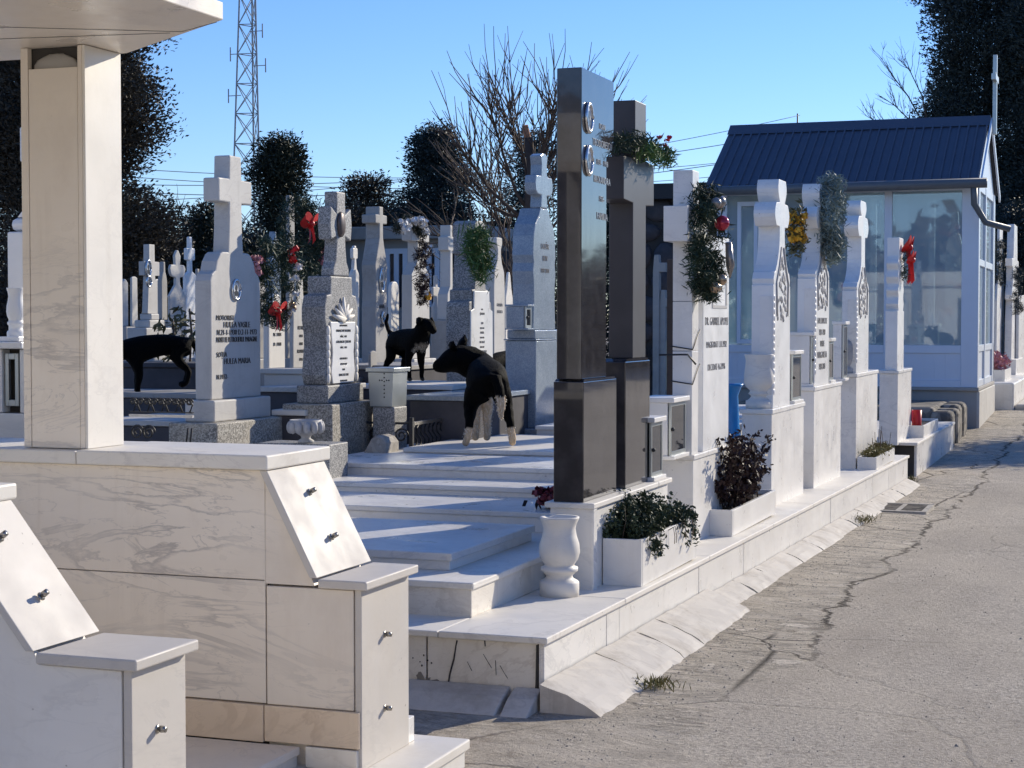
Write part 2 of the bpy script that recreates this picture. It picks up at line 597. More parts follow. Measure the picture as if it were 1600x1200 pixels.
def medallion(X, y, z, ry, rz, parent, rim='silver'):
    m = MB()
    n = 24
    ring = [(X + .006, y + ry * cos(2 * pi * k / n), z + rz * sin(2 * pi * k / n)) for k in range(n + 1)]
    m.tube(ring, .011, 6)
    r = m.build('portrait_medallion', rim, parent)
    m = MB(); m.prism([(y + ry * .95 * cos(2 * pi * k / n), z + rz * .95 * sin(2 * pi * k / n)) for k in range(n)], X - .002, X + .006)
    m.build('photo_plate', 'porcelain', r)
    m = MB()
    hp = [(y + ry * .3 * cos(2 * pi * k / 14), z + rz * .22 + rz * .3 * sin(2 * pi * k / 14)) for k in range(14)]
    m.prism(hp, X + .0065, X + .008)
    m.prism([(y - ry * .62, z - rz * .62), (y + ry * .62, z - rz * .62), (y + ry * .5, z - rz * .2), (y, z - rz * .04), (y - ry * .5, z - rz * .2)], X + .0065, X + .008)
    m.build('bust', 'ink', r)
    return r


def petals(name, centres, r, mat, parent=None, n=22, **tags):
    C = np.repeat(np.asarray(centres, float), n, axis=0)
    d = rdir(len(C)); d[:, 2] = d[:, 2] * .7 + .15
    C = C + d * r * RNG.uniform(.25, .75, size=(len(C), 1))
    w = np.cross(d, rdir(len(C))); w /= (np.linalg.norm(w, axis=1)[:, None] + 1e-9)
    u = np.cross(d, w) * .75 + d * .45
    return quads(name, C, u * r * .42, w * r * .36, mat, parent, **tags)


def bow(name, c, s, mat, parent, tails=1.0):
    """ribbon bow in a plane facing +X: two loops, a knot, two hanging tails"""
    m = MB()

    def strip(path, w):
        v = []
        for (x, y, z, tw) in path:
            v += [(c[0] + x * s - w * s * cos(tw), c[1] + y * s, c[2] + z * s - w * s * sin(tw)), (c[0] + x * s + w * s * cos(tw), c[1] + y * s, c[2] + z * s + w * s * sin(tw))]
        m.faces(v, [(2 * i, 2 * i + 1, 2 * i + 3, 2 * i + 2) for i in range(len(path) - 1)], True)
    for sg in (-1, 1):
        strip([(.25 + .12 * sin(a), sg * (.55 - .55 * cos(a)), .28 * sin(a) + .15 * (1 - cos(a)), .9 + .4 * sin(a)) for a in np.linspace(0, 2 * pi, 15)], .26)
        strip([(.2 + .1 * sin(k * 2.2), sg * (.08 + .3 * k) * .9, -k * 1.25 * tails + .05 * sin(k * 5), .8 + .5 * sin(3 * k)) for k in np.linspace(0, 1, 9)], .2)
    m.ball((c[0] + .3 * s, c[1], c[2]), .2 * s, (1, 1, 1.1), 8, 6, .1)
    return m.build(name, mat, parent)


def zg(y):          # ground: falls gently along the lane, rises again past the kiosk
    if y < 6.7: return 0.
    if y < 18.5: return -.0138 * (y - 6.7)
    if y < 24: return -.163 + (y - 18.5) * .006
    if y < 30: return -.13 + (y - 24) * .035
    return .08


def zk(y):          # top of the long marble kerb
    return .298 - .0115 * (y - 6.72)


# ------------------------------------------------------------------ light and sky
SUN_AZ = radians(28)     # from +Y towards +X
SUN_EL = radians(23)
w = bpy.data.worlds.new('World'); SC.world = w; w.use_nodes = True
nt = w.node_tree
sky = nt.nodes.new('ShaderNodeTexSky'); sky.sky_type = 'NISHITA'
sky.sun_disc = False
sky.sun_elevation = SUN_EL
sky.sun_rotation = SUN_AZ
sky.air_density = 1.0; sky.dust_density = .0; sky.ozone_density = 2.5
bg = nt.nodes['Background']
bg.inputs[1].default_value = .118
hs = nt.nodes.new('ShaderNodeHueSaturation'); hs.inputs['Saturation'].default_value = 1.15
tint = nt.nodes.new('ShaderNodeMix'); tint.data_type = 'RGBA'; tint.blend_type = 'MULTIPLY'; tint.inputs[0].default_value = 1
tint.inputs[7].default_value = (.60, .69, .96, 1)
nt.links.new(sky.outputs[0], hs.inputs['Color']); nt.links.new(hs.outputs[0], tint.inputs[6]); nt.links.new(tint.outputs[2], bg.inputs[0])
sl = bpy.data.lights.new('sun', 'SUN'); so = bpy.data.objects.new('sun', sl); COL.objects.link(so)
sl.energy = 3.3; sl.angle = radians(.5); sl.color = (1, .905, .74)
sd = Vector((sin(SUN_AZ) * cos(SUN_EL), cos(SUN_AZ) * cos(SUN_EL), sin(SUN_EL)))
so.rotation_euler = (-sd).to_track_quat('-Z', 'Y').to_euler()
so.location = (20, 40, 30)
SC.view_settings.view_transform = 'Standard'
SC.view_settings.look = 'None'
SC.view_settings.exposure = .62
SC.view_settings.gamma = 1

# ------------------------------------------------------------------ ground
def grid(name, xs, ys, mat, zf):
    v = []; f = []
    nx, ny = len(xs), len(ys)
    for y in ys:
        for x in xs:
            v.append((x, y, zf(x, y)))
    for j in range(ny - 1):
        for i in range(nx - 1):
            a = j * nx + i
            f.append((a, a + 1, a + nx + 1, a + nx))
    me = bpy.data.meshes.new(name); me.from_pydata(v, [], f)
    for p in me.polygons: p.use_smooth = True
    me.materials.append(MAT[mat])
    o = bpy.data.objects.new(name, me); COL.objects.link(o)
    return o


def bumpy(x, y):
    h = .010 * sin(1.7 * x + .6 * y) * sin(.9 * y - .5 * x + 1) + .006 * sin(4.1 * x + 2.7 * y) + .004 * sin(9 * x - 5 * y + 2)
    k = max(0, min(1, (x + 2.1) / .5)) * max(0, min(1, (3 - abs(x)) / .6 + .6))
    strip = max(0, min(1, (-1.0 - x) / .15)) * max(0, min(1, (y - 8) / 2))
    return h * k + strip * .012 - .012 * k


xs = list(np.concatenate([np.linspace(-400, -8, 8), np.linspace(-7, -2.4, 6), np.linspace(-2.3, 3, 75), np.linspace(4, 10, 6), np.linspace(40, 600, 6)]))
ys = list(np.concatenate([np.linspace(-60, 3, 8), np.linspace(3.2, 20, 210), np.linspace(20.5, 40, 40), np.linspace(60, 900, 10)]))
gr = grid('ground', xs, ys, 'asphalt', lambda x, y: zg(y) + bumpy(x, y))
gr['kind'] = 'structure'

XKERB = -2.27
# storm drain grate in the worn strip
def ground_at(px, py, lift=0):
    z = 0
    for _ in range(6):
        x, y = onZ(px, py, z); z = zg(y) + lift
    return Vector((x, y, z))


g0 = ground_at(1405, 797)
t = thing('drain_grate', 'rusty slotted drain grate set in the worn strip beside the white kerb', 'drain grate', g0)
m = MB()
gx0, gx1, gy0, gy1 = g0.x - .24, g0.x + .28, g0.y - .36, g0.y + .36
m.box(gx0, gx1, gy0, gy0 + .06, g0.z - .02, g0.z + .03); m.box(gx0, gx1, gy1 - .06, gy1, g0.z - .02, g0.z + .03)
m.box(gx0, gx0 + .05, gy0 + .06, gy1 - .06, g0.z - .02, g0.z + .028); m.box(gx1 - .05, gx1, gy0 + .06, gy1 - .06, g0.z - .02, g0.z + .028)
m.box((gx0 + gx1) / 2 - .02, (gx0 + gx1) / 2 + .02, gy0 + .06, gy1 - .06, g0.z - .02, g0.z + .028)
m.build('frame', 'concrete', t)
m = MB()
for i in range(11):
    y = gy0 + .08 + i * (gy1 - gy0 - .18) / 10
    m.box(gx0 + .05, (gx0 + gx1) / 2 - .02, y, y + .025, g0.z - .01, g0.z + .024)
    m.box((gx0 + gx1) / 2 + .02, gx1 - .05, y, y + .025, g0.z - .01, g0.z + .024)
m.build('bars', 'old_kerb', t)
m = MB(); m.box(gx0 + .04, gx1 - .04, gy0 + .05, gy1 - .05, g0.z + .002, g0.z + .012); m.build('pit', 'dark_joint', t)

# grass tuft at the kerb foot
c = ground_at(1021, 1073)
n = 160
C = np.array(c) + RNG.normal(size=(n, 3)) * [.05, .045, .0] + [0, 0, .02]
D = rdir(n) * .7; D[:, 2] = abs(D[:, 2]) + .5
U, W_ = leaf_axes(n, .06, .006, D, .3)
tag(quads('grass_tuft', C, U, W_, 'grass_dry'), 'small tuft of green grass growing at the foot of the sloped kerb stones', 'grass')
for (px, py, k, lb) in ((1232, 815, 1, 'dead weed clump in the joint near the drain grate'), (1415, 752, 1.2, 'low dry weed in the gap between the two white kerbs')):
    c = ground_at(px, py) if k == 1 else Vector((-2.3, 19.2, -.14))
    if k == 1: c = Vector((-2.12, 14.6, zg(14.6) + .03))
    n = 120
    C = np.array(c) + RNG.normal(size=(n, 3)) * [.05, .12, .0] + [0, 0, .02]
    D = rdir(n) * .7; D[:, 2] = abs(D[:, 2]) + .4
    U, W_ = leaf_axes(n, .08, .007, D, .3)
    tag(quads('weed', C, U, W_, 'grass_dry'), lb, 'weed')

V = []; Fc = []
for k in range(2600):
    if random.random() < .6:
        y = random.uniform(5.8, 19); x = XKERB + .2 + abs(random.gauss(0, .28))
    else:
        y = random.uniform(5.0, 16); x = random.uniform(-2.0, 1.0)
    r = random.uniform(.002, .0065) * (1.5 if random.random() < .05 else 1)
    z = zg(y) + bumpy(x, y)
    b = len(V)
    ph = random.uniform(0, 6.28)
    for q in range(5):
        a = ph + 2 * pi * q / 5; rr = r * random.uniform(.7, 1.2)
        V.append((x + rr * cos(a), y + rr * sin(a), z - .001))
    V.append((x + random.uniform(-.3, .3) * r, y, z + r * random.uniform(.6, 1.1)))
    Fc += [(b + q, b + (q + 1) % 5, b + 5) for q in range(5)]
m = MB(); m.faces(V, Fc)
m.build('gravel', 'concrete', None, 0, label='loose grit and small stones scattered over the worn lane', cat='gravel', kind='stuff')

# ------------------------------------------------------------------ long marble kerb
XK = -2.27
KY0, KY1 = 6.72, 18.95
t = thing('marble_kerb', 'long low white marble kerb carrying the row of monuments along the lane', 'kerb', (XK, KY0, 0))


def sl(y, z):      # height on the sloping kerb
    return z - .0115 * (y - 6.72)


def slab_y(m, x0, x1, ya, yb, za, zb):   # box whose top follows the slope
    v = [(x0, ya, sl(ya, za)), (x1, ya, sl(ya, za)), (x1, yb, sl(yb, za)), (x0, yb, sl(yb, za)),
         (x0, ya, sl(ya, zb)), (x1, ya, sl(ya, zb)), (x1, yb, sl(yb, zb)), (x0, yb, sl(yb, zb))]
    m.faces(v, [(0, 3, 2, 1), (4, 5, 6, 7), (0, 1, 5, 4), (1, 2, 6, 5), (2, 3, 7, 6), (3, 0, 4, 7)])


m = MB(); slab_y(m, -5.2, XK - .03, KY0 + .03, KY1 - .02, -.25, .268); m.build('core', 'dark_joint', t)
seams = [KY0, 7.62, 7.83, 9.42, 10.6, 12.0, 13.9, 14.5, 16.3, 17.4, 17.9, KY1]
for a, b in zip(seams[:-1], seams[1:]):
    m = MB(); slab_y(m, XK - .028, XK - .002 + random.uniform(-.002, .002), a + .003, b - .003, -.2, .268 - .002)
    m.build('facing_panel', 'marble_white', t, .003)
xe = [-5.2, -4.0, -2.8 + .0, XK - .030]
for a, b in zip(xe[:-1], xe[1:]):
    m = MB(); m.box(a + .004, b - .004, KY0 + .002 + random.uniform(0, .003), KY0 + .028, .0, .266)
    m.build('end_panel', 'marble_cream', t, .003)
seams2 = [KY0 - .03, 7.86, 9.6, 11.45, 13.0, 14.55, 16.2, 17.6, KY1]
for i, (a, b) in enumerate(zip(seams2[:-1], seams2[1:])):
    m = MB(); slab_y(m, -2.9 if i else -2.735, XK + .018, a + .002, b - .002, .27, .298)
    m.build('coping_slab', 'marble_front', t, .005)
    if i == 0:
        m = MB(); slab_y(m, -5.2, -2.739, a + .004, b - .002, .27, .2965)
        m.build('coping_slab', 'marble_front', t, .005)
# broken joint at the corner
m = MB(); m.prism([(XK - .031, .0), (XK - .052, .0), (XK - .040, .10), (XK - .037, .262), (XK - .031, .262)], KY0 - .004, KY0 + .02, 'xz'); m.build('open_joint', 'dark_joint', t)
# damp stain with its own ragged shape low on the end panel
cx, cz = onY(664, 1068, KY0)
pts = []
for k in range(40):
    a = 2 * pi * k / 40
    r = .034 + .014 * sin(3 * a + 1) + .010 * sin(7 * a) + .006 * sin(13 * a + 2)
    pts.append((cx + r * 1.25 * cos(a), cz + r * 1.0 * sin(a)))
m = MB(); m.prism(pts, KY0 - .0005, KY0 + .0035, 'xz'); m.build('stain', 'damp_stain', t)

def crackline(pts, w=.004):
    m = MB()
    P_ = [onY(px, py, KY0) for px, py in pts]
    m.tube([(x, KY0 + .001, z) for x, z in P_], [w * random.uniform(.6, 1.3) for _ in P_], 5)
    return m.build('crack', 'dark_joint', t)


crackline([(714, 1001), (712, 1010), (709, 1030), (703, 1052), (699, 1075), (694, 1098)], .0035)
crackline([(755, 1022), (762, 1034), (768, 1044)], .0011)
crackline([(730, 1034), (737, 1048)], .0011)
crackline([(781, 1040), (788, 1052), (793, 1060)], .0011)
crackline([(774, 1032), (775, 1055)], .0015)
crackline([(757, 998), (758, 1010)], .003)
m = MB()
for (px, py, r) in ((662, 1024, .004), (656, 1034, .003), (668, 1032, .004), (674, 1036, .0035), (659, 1040, .004), (645, 1028, .003), (720, 1080, .004), (752, 1084, .003)):
    x, z = onY(px, py, KY0); m.ball((x, KY0 + .001, z), r, (1, .4, 1.2), 7, 5)
m.build('pits', 'dark_joint', t)

# sloped mortar stones at the foot of the kerb: each one a thing that can be lifted away
wed = [6.64, 7.42, 8.05, 8.45, 9.6]
y = 9.6
while y < 18.6:
    y += random.uniform(.55, 1.0); wed.append(min(y, 18.8))
for i, (a, b) in enumerate(zip(wed[:-1], wed[1:])):
    big = a < 9.5
    wd = .27 if big else random.uniform(.165, .185)
    h = .115 if big else .08
    m = MB()
    za, zb = zg(a), zg(b)
    nx = 7; ny = max(4, int((b - a) / .08))
    V = []; Fc = []
    for j in range(ny + 1):
        yy = a + .006 + (b - a - .012) * j / ny
        for q in range(nx + 1):
            u = q / nx
            e = random.uniform(-.012, .012) if q == nx else 0
            xx = XK + .004 + (wd + e) * u
            zz = zg(yy) + h * (1 - u) + random.uniform(-.003, .003) - .012 * (u > .99) + .012 * sin(u * pi)
            V.append((xx, yy, zz))
    for j in range(ny):
        for q in range(nx):
            k = j * (nx + 1) + q
            Fc.append((k, k + 1, k + nx + 2, k + nx + 1))
    # sides
    base = len(V)
    V += [(XK + .004, a + .006, zg(a) - .1), (XK + wd, a + .006, zg(a) - .1), (XK + wd, b - .006, zg(b) - .1), (XK + .004, b - .006, zg(b) - .1)]
    Fc.append(tuple([base + 1, base] + list(range(0, nx + 1))))
    top = ny * (nx + 1)
    Fc.append(tuple([base + 3, base + 2] + list(range(top + nx, top - 1, -1))))
    Fc.append(tuple([base + 2, base + 1] + [j * (nx + 1) + nx for j in range(ny + 1)]))
    m.faces(V, Fc)
    m.build('kerb_wedge', 'mortar', None, 0, label=['broad sloped mortar block at the near kerb corner, first of the row', 'broad pale sloped block just past the corner block', 'short broad sloped block, third along the kerb foot', 'long broad sloped block ending the wide part of the kerb foot'][i] if i < 4 else 'narrow sloped mortar block among the run along the kerb foot',
            cat='kerb block', group='sloped blocks at the kerb foot')
# the broken blocks on the near end (in the kerb's own shadow)
for a, b, lb in ((-5.2, -3.02, 'long cracked block below the near end of the kerb, partly hidden by the tomb'), (-3.0, -2.42, 'cracked sloped block below the stained end panel'), (-2.40, -2.28, 'small broken piece filling the kerb corner')):
    m = MB()
    m.prism([(KY0 - .004, -.05), (KY0 - .004, .085), (KY0 - .10, .055), (KY0 - .2, .0), (KY0 - .2, -.05)], a, b, 'yz')
    m.build('kerb_wedge', 'mortar', None, .008, label=lb, cat='kerb block', group='sloped blocks at the kerb foot')

# ------------------------------------------------------------------ foreground canopy tomb
ZW = .71


def knob(m, p, d):
    p = Vector(p); d = Vector(d).normalized()
    m.tube([p, p + d * .003], .0125, 12)
    m.tube([p + d * .003, p + d * .012], .0055, 8)
    m.tube([p + d * .010, p + d * .026], [.0095, .0085], 8)


def wing(t, y0, y1, mats, skirt=True, xt=-2.762, xb=-2.567):
    front, side = mats
    # end block: core, near panel, end plate
    m = MB(); m.box(-2.755 if skirt else -3.0, -2.425, y0 + .022, y1 - .01, .10, .705); m.build('end_block', side, t)
    m = MB()
    if skirt: m.box(-2.752, -2.428, y0, y0 + .02, .301, .705)
    else: m.prism([(-6, .10), (-2.428, .10), (-2.428, .705), (xb + .015, .705), (xb - .008, .745), (xt - .008, 1.098), (-6, 1.098)], y0 - .002, y0 + .018, 'xz')
    m.build('side_panel', side, t, .003)
    m = MB(); m.box(-2.424, -2.40, y0 + .001, y1, .10, .7085); m.build('end_plate', front, t, .003)
    if not skirt: pass
    m = MB(); m.box(xb + .019, -2.37, y0 - .025, y1 + .02, ZW, ZW + .03); m.build('ledge', front, t, .005)
    # slanting part
    m = MB(); m.prism([(xt, .712), (xb - .005, .712), (xt, 1.098), (xt - .013, 1.098)], y0 + (.004 if skirt else .02), y1 - .012, 'xz'); m.build('gable', side, t)
    dx, dz = xb - xt, -.39
    L = sqrt(dx * dx + dz * dz); nx, nz = -dz / L, dx / L
    a = Vector((xt, 0, 1.098)); b = Vector((xb, 0, .7125 + .03))
    th = .03
    poly = [(a.x, a.z), (b.x - .008, b.z), (b.x - .008 + nx * th, b.z + .002), (a.x + nx * th + .002, a.z + nz * th - .013)]
    m = MB(); m.prism(poly, y0 - .03, y1 + .01, 'xz'); p = m.build('slanted_panel', front, t, .003)
    ym = (y0 + y1) / 2 - .01
    for k in (.27, .70):
        q = a.lerp(b, k)
        m = MB(); knob(m, (q.x + nx * th - .001, ym, q.z + nz * th - .008), (nx, 0, nz)); m.build('knob', 'steel', t)
    for z in (.53, .275):
        m = MB(); knob(m, (-2.401, ym, z), (1, 0, 0)); m.build('knob', 'steel', t)


t = thing('canopy_tomb', 'big cream marble tomb with canopy on a square pillar and knobbed sloping end', 'tomb', (-2.9, 5.4, 0))
wing(t, 5.2, 5.6, ('marble_plate', 'marble_warm'))
m = MB(); m.box(-7, -2.758, 5.222, 5.59, .0, 1.098); m.build('wall_core', 'dark_joint', t)
for a, b, z0, z1 in ((-3.83, -2.757, .724, 1.096), (-3.83, -2.757, .303, .721), (-5.0, -3.834, .724, 1.096), (-5.0, -3.834, .303, .721), (-7, -5.004, .303, 1.096)):
    m = MB(); m.box(a, b, 5.2 + random.uniform(-.001, .001), 5.22, z0, z1); m.build('wall_panel', 'marble_warm', t, .002)
for a, b, y in ((-2.757, -2.405, 5.188), (-3.45, -2.760, 5.186), (-7, -3.453, 5.188)):
    m = MB(); m.box(a, b, y, 5.221, .176 if b > -2.5 else .172, .299); m.build('skirting', 'marble_orange', t, .003)
m = MB(); m.box(-2.60, -2.41, 5.182, 5.221, .102, .172); m.build('skirting', 'marble_cream', t, .003)
m = MB(); m.box(-7, -3.475, 5.155, 5.645, 1.10, 1.148); m.build('coping', 'marble_front', t, .006)
m = MB(); m.box(-3.472, -2.725, 5.155, 5.645, 1.10, 1.15); m.build('coping', 'marble_front', t, .006)
# base slab and inner floor
m = MB(); m.box(-2.9, -2.225, 3.2, 5.75, .062, .10); m.build('base_slab', 'marble_front', t, .006)
m = MB(); m.box(-2.9, -2.24, 3.2, 5.735, -.05, .06); m.build('base_riser', 'marble_white', t, .003)
m = MB(); m.box(-2.43, -2.405, 5.6, 5.66, .10, .19); m.build('stub', 'marble_white', t, .003)
m = MB(); m.box(-7, -2.62, 3.2, 5.184, .142, .170); m.build('floor_slab', 'marble_warm', t, .004)
m = MB(); m.box(-7, -2.63, 3.2, 5.184, .101, .140); m.build('floor_riser', 'marble_cream', t, .003)
# pillar of four panels with the open niche under the canopy
PX0, PX1, PY0, PY1 = -3.72, -3.455, 5.205, 5.435
m = MB(); m.box(PX0 + .02, PX1 - .02, PY0 + .03, PY1 - .01, 1.15, 2.565); m.build('pillar_core', 'dark_joint', t)
m = MB(); m.box(PX0 + .032, PX1 - .032, PY0 + .002, PY0 + .024, 1.151, 2.49); m.build('pillar_panel', 'marble_warm', t, .002)
for a, b in ((PX0, PX0 + .03), (PX1 - .03, PX1 - .012)):
    m = MB(); m.box(a, b, PY0, PY0 + .026, 1.151, 2.565); m.build('pillar_edge', 'marble_warm', t, .002)
m = MB(); m.box(PX1 - .011, PX1, PY0, PY1, 1.151, 2.565); m.build('pillar_panel', 'marble_front', t, .002)
m = MB(); m.box(PX0 - .0, PX0 + .011, PY0 + .028, PY1, 1.151, 2.565); m.build('pillar_panel', 'marble_warm', t, .002)
m = MB(); m.ball((PX0 + .135, PY0 + .024, 2.489), .095, (1, .14, .58), 18, 10, .06); m.build('rough_infill', 'stone_old', t)
# canopy: chamfered slab, lip and fascia
can = [(-2.765, 1.2), (-2.765, 4.95), (-3.43, 5.44), (-7, 5.44), (-7, 1.2)]
m = MB(); m.prism(can, 2.567, 2.625, 'xy'); m.build('canopy_soffit', 'marble_warm', t, .004)
can2 = [(-2.79, 1.2), (-2.79, 4.93), (-3.44, 5.41), (-7, 5.41), (-7, 1.2)]
m = MB(); m.prism(can2, 2.63, 2.95, 'xy'); m.build('canopy_fascia', 'marble_front', t, .004)
m = MB(); m.tube([(-6.9, 3.9, 2.5655), (-4.2, 4.93, 2.5655), (-3.05, 5.10, 2.5655)], .0009, 4); m.build('canopy_joint', 'dark_joint', t)
m = MB(); m.tube([(-3.62, 4.75, 2.5655), (-3.0, 5.09, 2.5655), (-2.8, 4.97, 2.5655)], .0009, 4); m.build('canopy_joint', 'dark_joint', t)

t = thing('tomb_parapet', 'nearest marble parapet end with sloping knobbed panel, its flank in blue shade', 'tomb', (-2.6, 3.95, 0))
wing(t, 3.8, 4.07, ('marble_plate', 'marble_white'), False, -2.99, -2.69)
m = MB(); m.box(-7, -3.02, 3.82, 4.07, .1, 1.098); m.build('wall', 'marble_white', t)
m = MB(); m.box(-7, -2.955, 3.77, 4.10, 1.10, 1.145); m.build('coping', 'marble_front', t, .006)

# ------------------------------------------------------------------ stepped graves behind the kerb
def slabthing(label, x0, x1, y0, y1, z0, z1, lip=.03, mat='marble_slab', over=.015, group='marble grave slabs', cat='grave slab', riser='marble_white'):
    t = thing('grave_slab', label, cat, ((x0 + x1) / 2, y0, z0), group)
    m = MB(); m.box(x0, x1, y0 - over, y1, z1 - lip, z1); m.build('cover', mat, t, .006)
    m = MB(); m.box(x0 + over * .5, x1 - over, y0, y1 - .01, z0, z1 - lip - .001); m.build('riser', riser, t, .003)
    return t


zb = .285
slabthing('broad lowest step of the nearest grave, cracked cream riser, half in shadow', -5.2, -2.72, 7.08, 9.2, zb, .447, .03, 'marble_front', .014, riser='marble_cream')
slabthing('thick grave cover slab lying on top of the nearest step', -5.2, -2.945, 7.39, 8.56, .4475, .53, .037, 'marble_slab', .016)
slabthing('long white grave slab with two blue shadow bands behind the nearest cover slab', -5.4, -2.735, 8.9, 10.0, zb, .558, .03)
slabthing('long white grave slab between the shadow banded one and the shrub pot', -5.4, -2.9, 9.62, 10.6, .2, .615, .03)
slabthing('white grave slab one step before the black and white dog', -5.05, -2.9, 10.1, 11.9, .15, .69, .03)
slabthing('marble slab that the black and white dog stands on', -4.75, -2.9, 11.0, 12.6, .1, .725, .03, 'marble_front')
slabthing('far white slab edge right of the dog, below the grey obelisk', -4.35, -2.9, 12.65, 14.0, .1, .79, .03)
slabthing('low white slab edge at the foot of the grey obelisk', -4.65, -3.0, 14.2, 16.4, .1, .80, .03)
# red artificial flowers lying on the slab behind the black pillars
c = Vector((-3.02, 9.42, .558))
t = thing('rose_bouquet', 'dusty maroon artificial roses lying on the slab behind the black pillars', 'flowers', c)
petals('blossom', [(c.x - .03 + random.uniform(-.075, .075), c.y - .3 + random.uniform(-.075, .075), c.z + .06 + random.uniform(-.025, .045)) for _ in range(24)], .048, 'maroon', t, 26)
petals('pale_blossom', [(c.x + .1 + random.uniform(-.05, .05), c.y - .25 + random.uniform(-.06, .06), c.z + .07 + random.uniform(-.03, .04)) for _ in range(12)], .036, 'pink', t, 20)
n = 60
C = np.array([c.x + .03, c.y - .28, c.z + .03]) + RNG.normal(size=(n, 3)) * [.1, .07, .012]
U, W_ = leaf_axes(n, .09, .03)
quads('leaves', C, U, W_, 'purple_leaf', t)

# ------------------------------------------------------------------ black granite pair on its pedestal
t = thing('marble_pedestal', 'white marble pedestal under the two black granite pillars', 'pedestal', (-2.6, 8.08, .28))
m = MB(); m.box(-2.70, -2.49, 8.075, 9.56, .27, .680); m.build('body', 'marble_white', t, .003)
m = MB(); m.box(-2.725, -2.468, 8.055, 9.28, .681, .709); m.build('cap', 'marble_front', t, .005)
m = MB(); m.box(-2.725, -2.468, 9.285, 9.58, .681, .709); m.build('cap', 'marble_front', t, .005)
m = MB(); m.box(-2.492, -2.474, 8.07, 8.13, .275, .680); m.build('corner_strip', 'marble_white', t, .003)

XB = -2.53
t = thing('black_headstone', 'tallest polished black granite pillar with two oval portraits facing the lane', 'headstone', (XB - .06, 8.3, .709))
bA, bB = onX(912, 775, XB)[0], onX(963, 760, XB)[0]
zt, zs, zs2 = onX(908, 103, XB)[1], 1.315, 2.48
sA, sM, sB = onX(909, 590, XB - .005)[0], onX(948, 560, XB - .005)[0], onX(960, 125, XB - .005)[0]
m = MB(); m.box(XB - .155, XB, bA - .005, bB, .7095, zs - .012); m.build('base_block', 'black_granite', t, .004)
m = MB(); m.prism([(bA + .0, zs - .011), (bB - .01, zs - .011), (bB - .03, zs), (bA + .02, zs)], XB - .15, XB - .003); m.build('base_top', 'black_granite', t)
m = MB(); m.prism([(sA, zs + .001), (sM, zs + .001), (sM, zs2 - .03), (sB, zs2 + .01), (sB, zt), (sA, zt)], XB - .135, XB - .008); m.build('shaft', 'black_granite', t, .004)
write([('IOAN', .8), 'TEODORESCU', ('1931 - 1998', .8), 'RUXANDRA', ('1936 -', .8), 'FAMILIA'], XB - .008, sA + .16, sB - .02, 2.64, 'silver_letter', t, .052, 1.75)
yy = sA + .105
for pz in (183, 250):
    medallion(XB - .008, yy, onX(918, pz, XB)[1], .05, .068, t)

t = thing('black_headstone', 'second, lower black granite cross pillar behind the tallest one, holding a fir spray', 'headstone', (XB - .06, 8.95, .709))
bA, bB = onX(977, 760, XB)[0], onX(1015, 745, XB)[0]
sA, sB = onX(990, 560, XB)[0], onX(1010, 555, XB)[0]
aA, aB = onX(976, 318, XB)[0], onX(1023, 320, XB)[0]
uA, uB = onX(994, 163, XB)[0], onX(1011, 168, XB)[0]
m = MB(); m.box(XB - .17, XB, bA, bB, .7095, 1.385); m.build('base_block', 'black_granite', t, .004)
m = MB(); m.prism([(bA + .02, 1.386), (bB - .01, 1.386), (bB - .04, 1.40), (bA + .05, 1.40)], XB - .16, XB - .005); m.build('base_top', 'black_granite', t)
m = MB(); m.prism([(sA, 1.401), (sB, 1.401), (sB, 2.235), (aB, 2.245), (aB, 2.47), (uB, 2.48), (uB, 2.79), (uA, 2.79), (uA, 2.48), (aA, 2.47), (aA, 2.245), (sA, 2.235)], XB - .14, XB - .005); m.build('cross_shaft', 'honed_granite', t, .004)


def needles(name, C, n, ln, wd, mat, parent=None, R=.05, D=None, **tags):
    """needle sprays scattered about centre points"""
    C = np.repeat(np.asarray(C, float), n, axis=0)
    C = C + RNG.normal(size=C.shape) * R
    U, W_ = leaf_axes(len(C), ln, wd, D)
    return quads(name, C, U, W_, mat, parent, **tags)


# fir spray on the second pillar
yc = (aA + aB) / 2; zc = 2.54
t = thing('fir_spray', 'green fir spray with a red flower laid over the arm of the second black pillar', 'fir spray', (XB, yc, zc))
pts = [(XB + .02 + random.uniform(-.16, .05), random.uniform(aA - .12, aB + .03), zc + random.uniform(-.02, .025)) for _ in range(48)]
needles('needles', pts, 24, .065, .008, 'fir_green', t, .022)
pts = [(XB + .05 + random.uniform(-.03, .05), random.uniform(aA + .12, aB + .06), zc - .03 + random.uniform(-.03, .03)) for _ in range(34)]
needles('light_needles', pts, 18, .06, .008, 'fir_bright', t, .02)
petals('red_flower', [(XB + .06 + random.uniform(-.02, .02), aB - .02 + random.uniform(-.03, .03), zc + .06 + random.uniform(-.03, .035)) for _ in range(4)], .024, 'red', t)

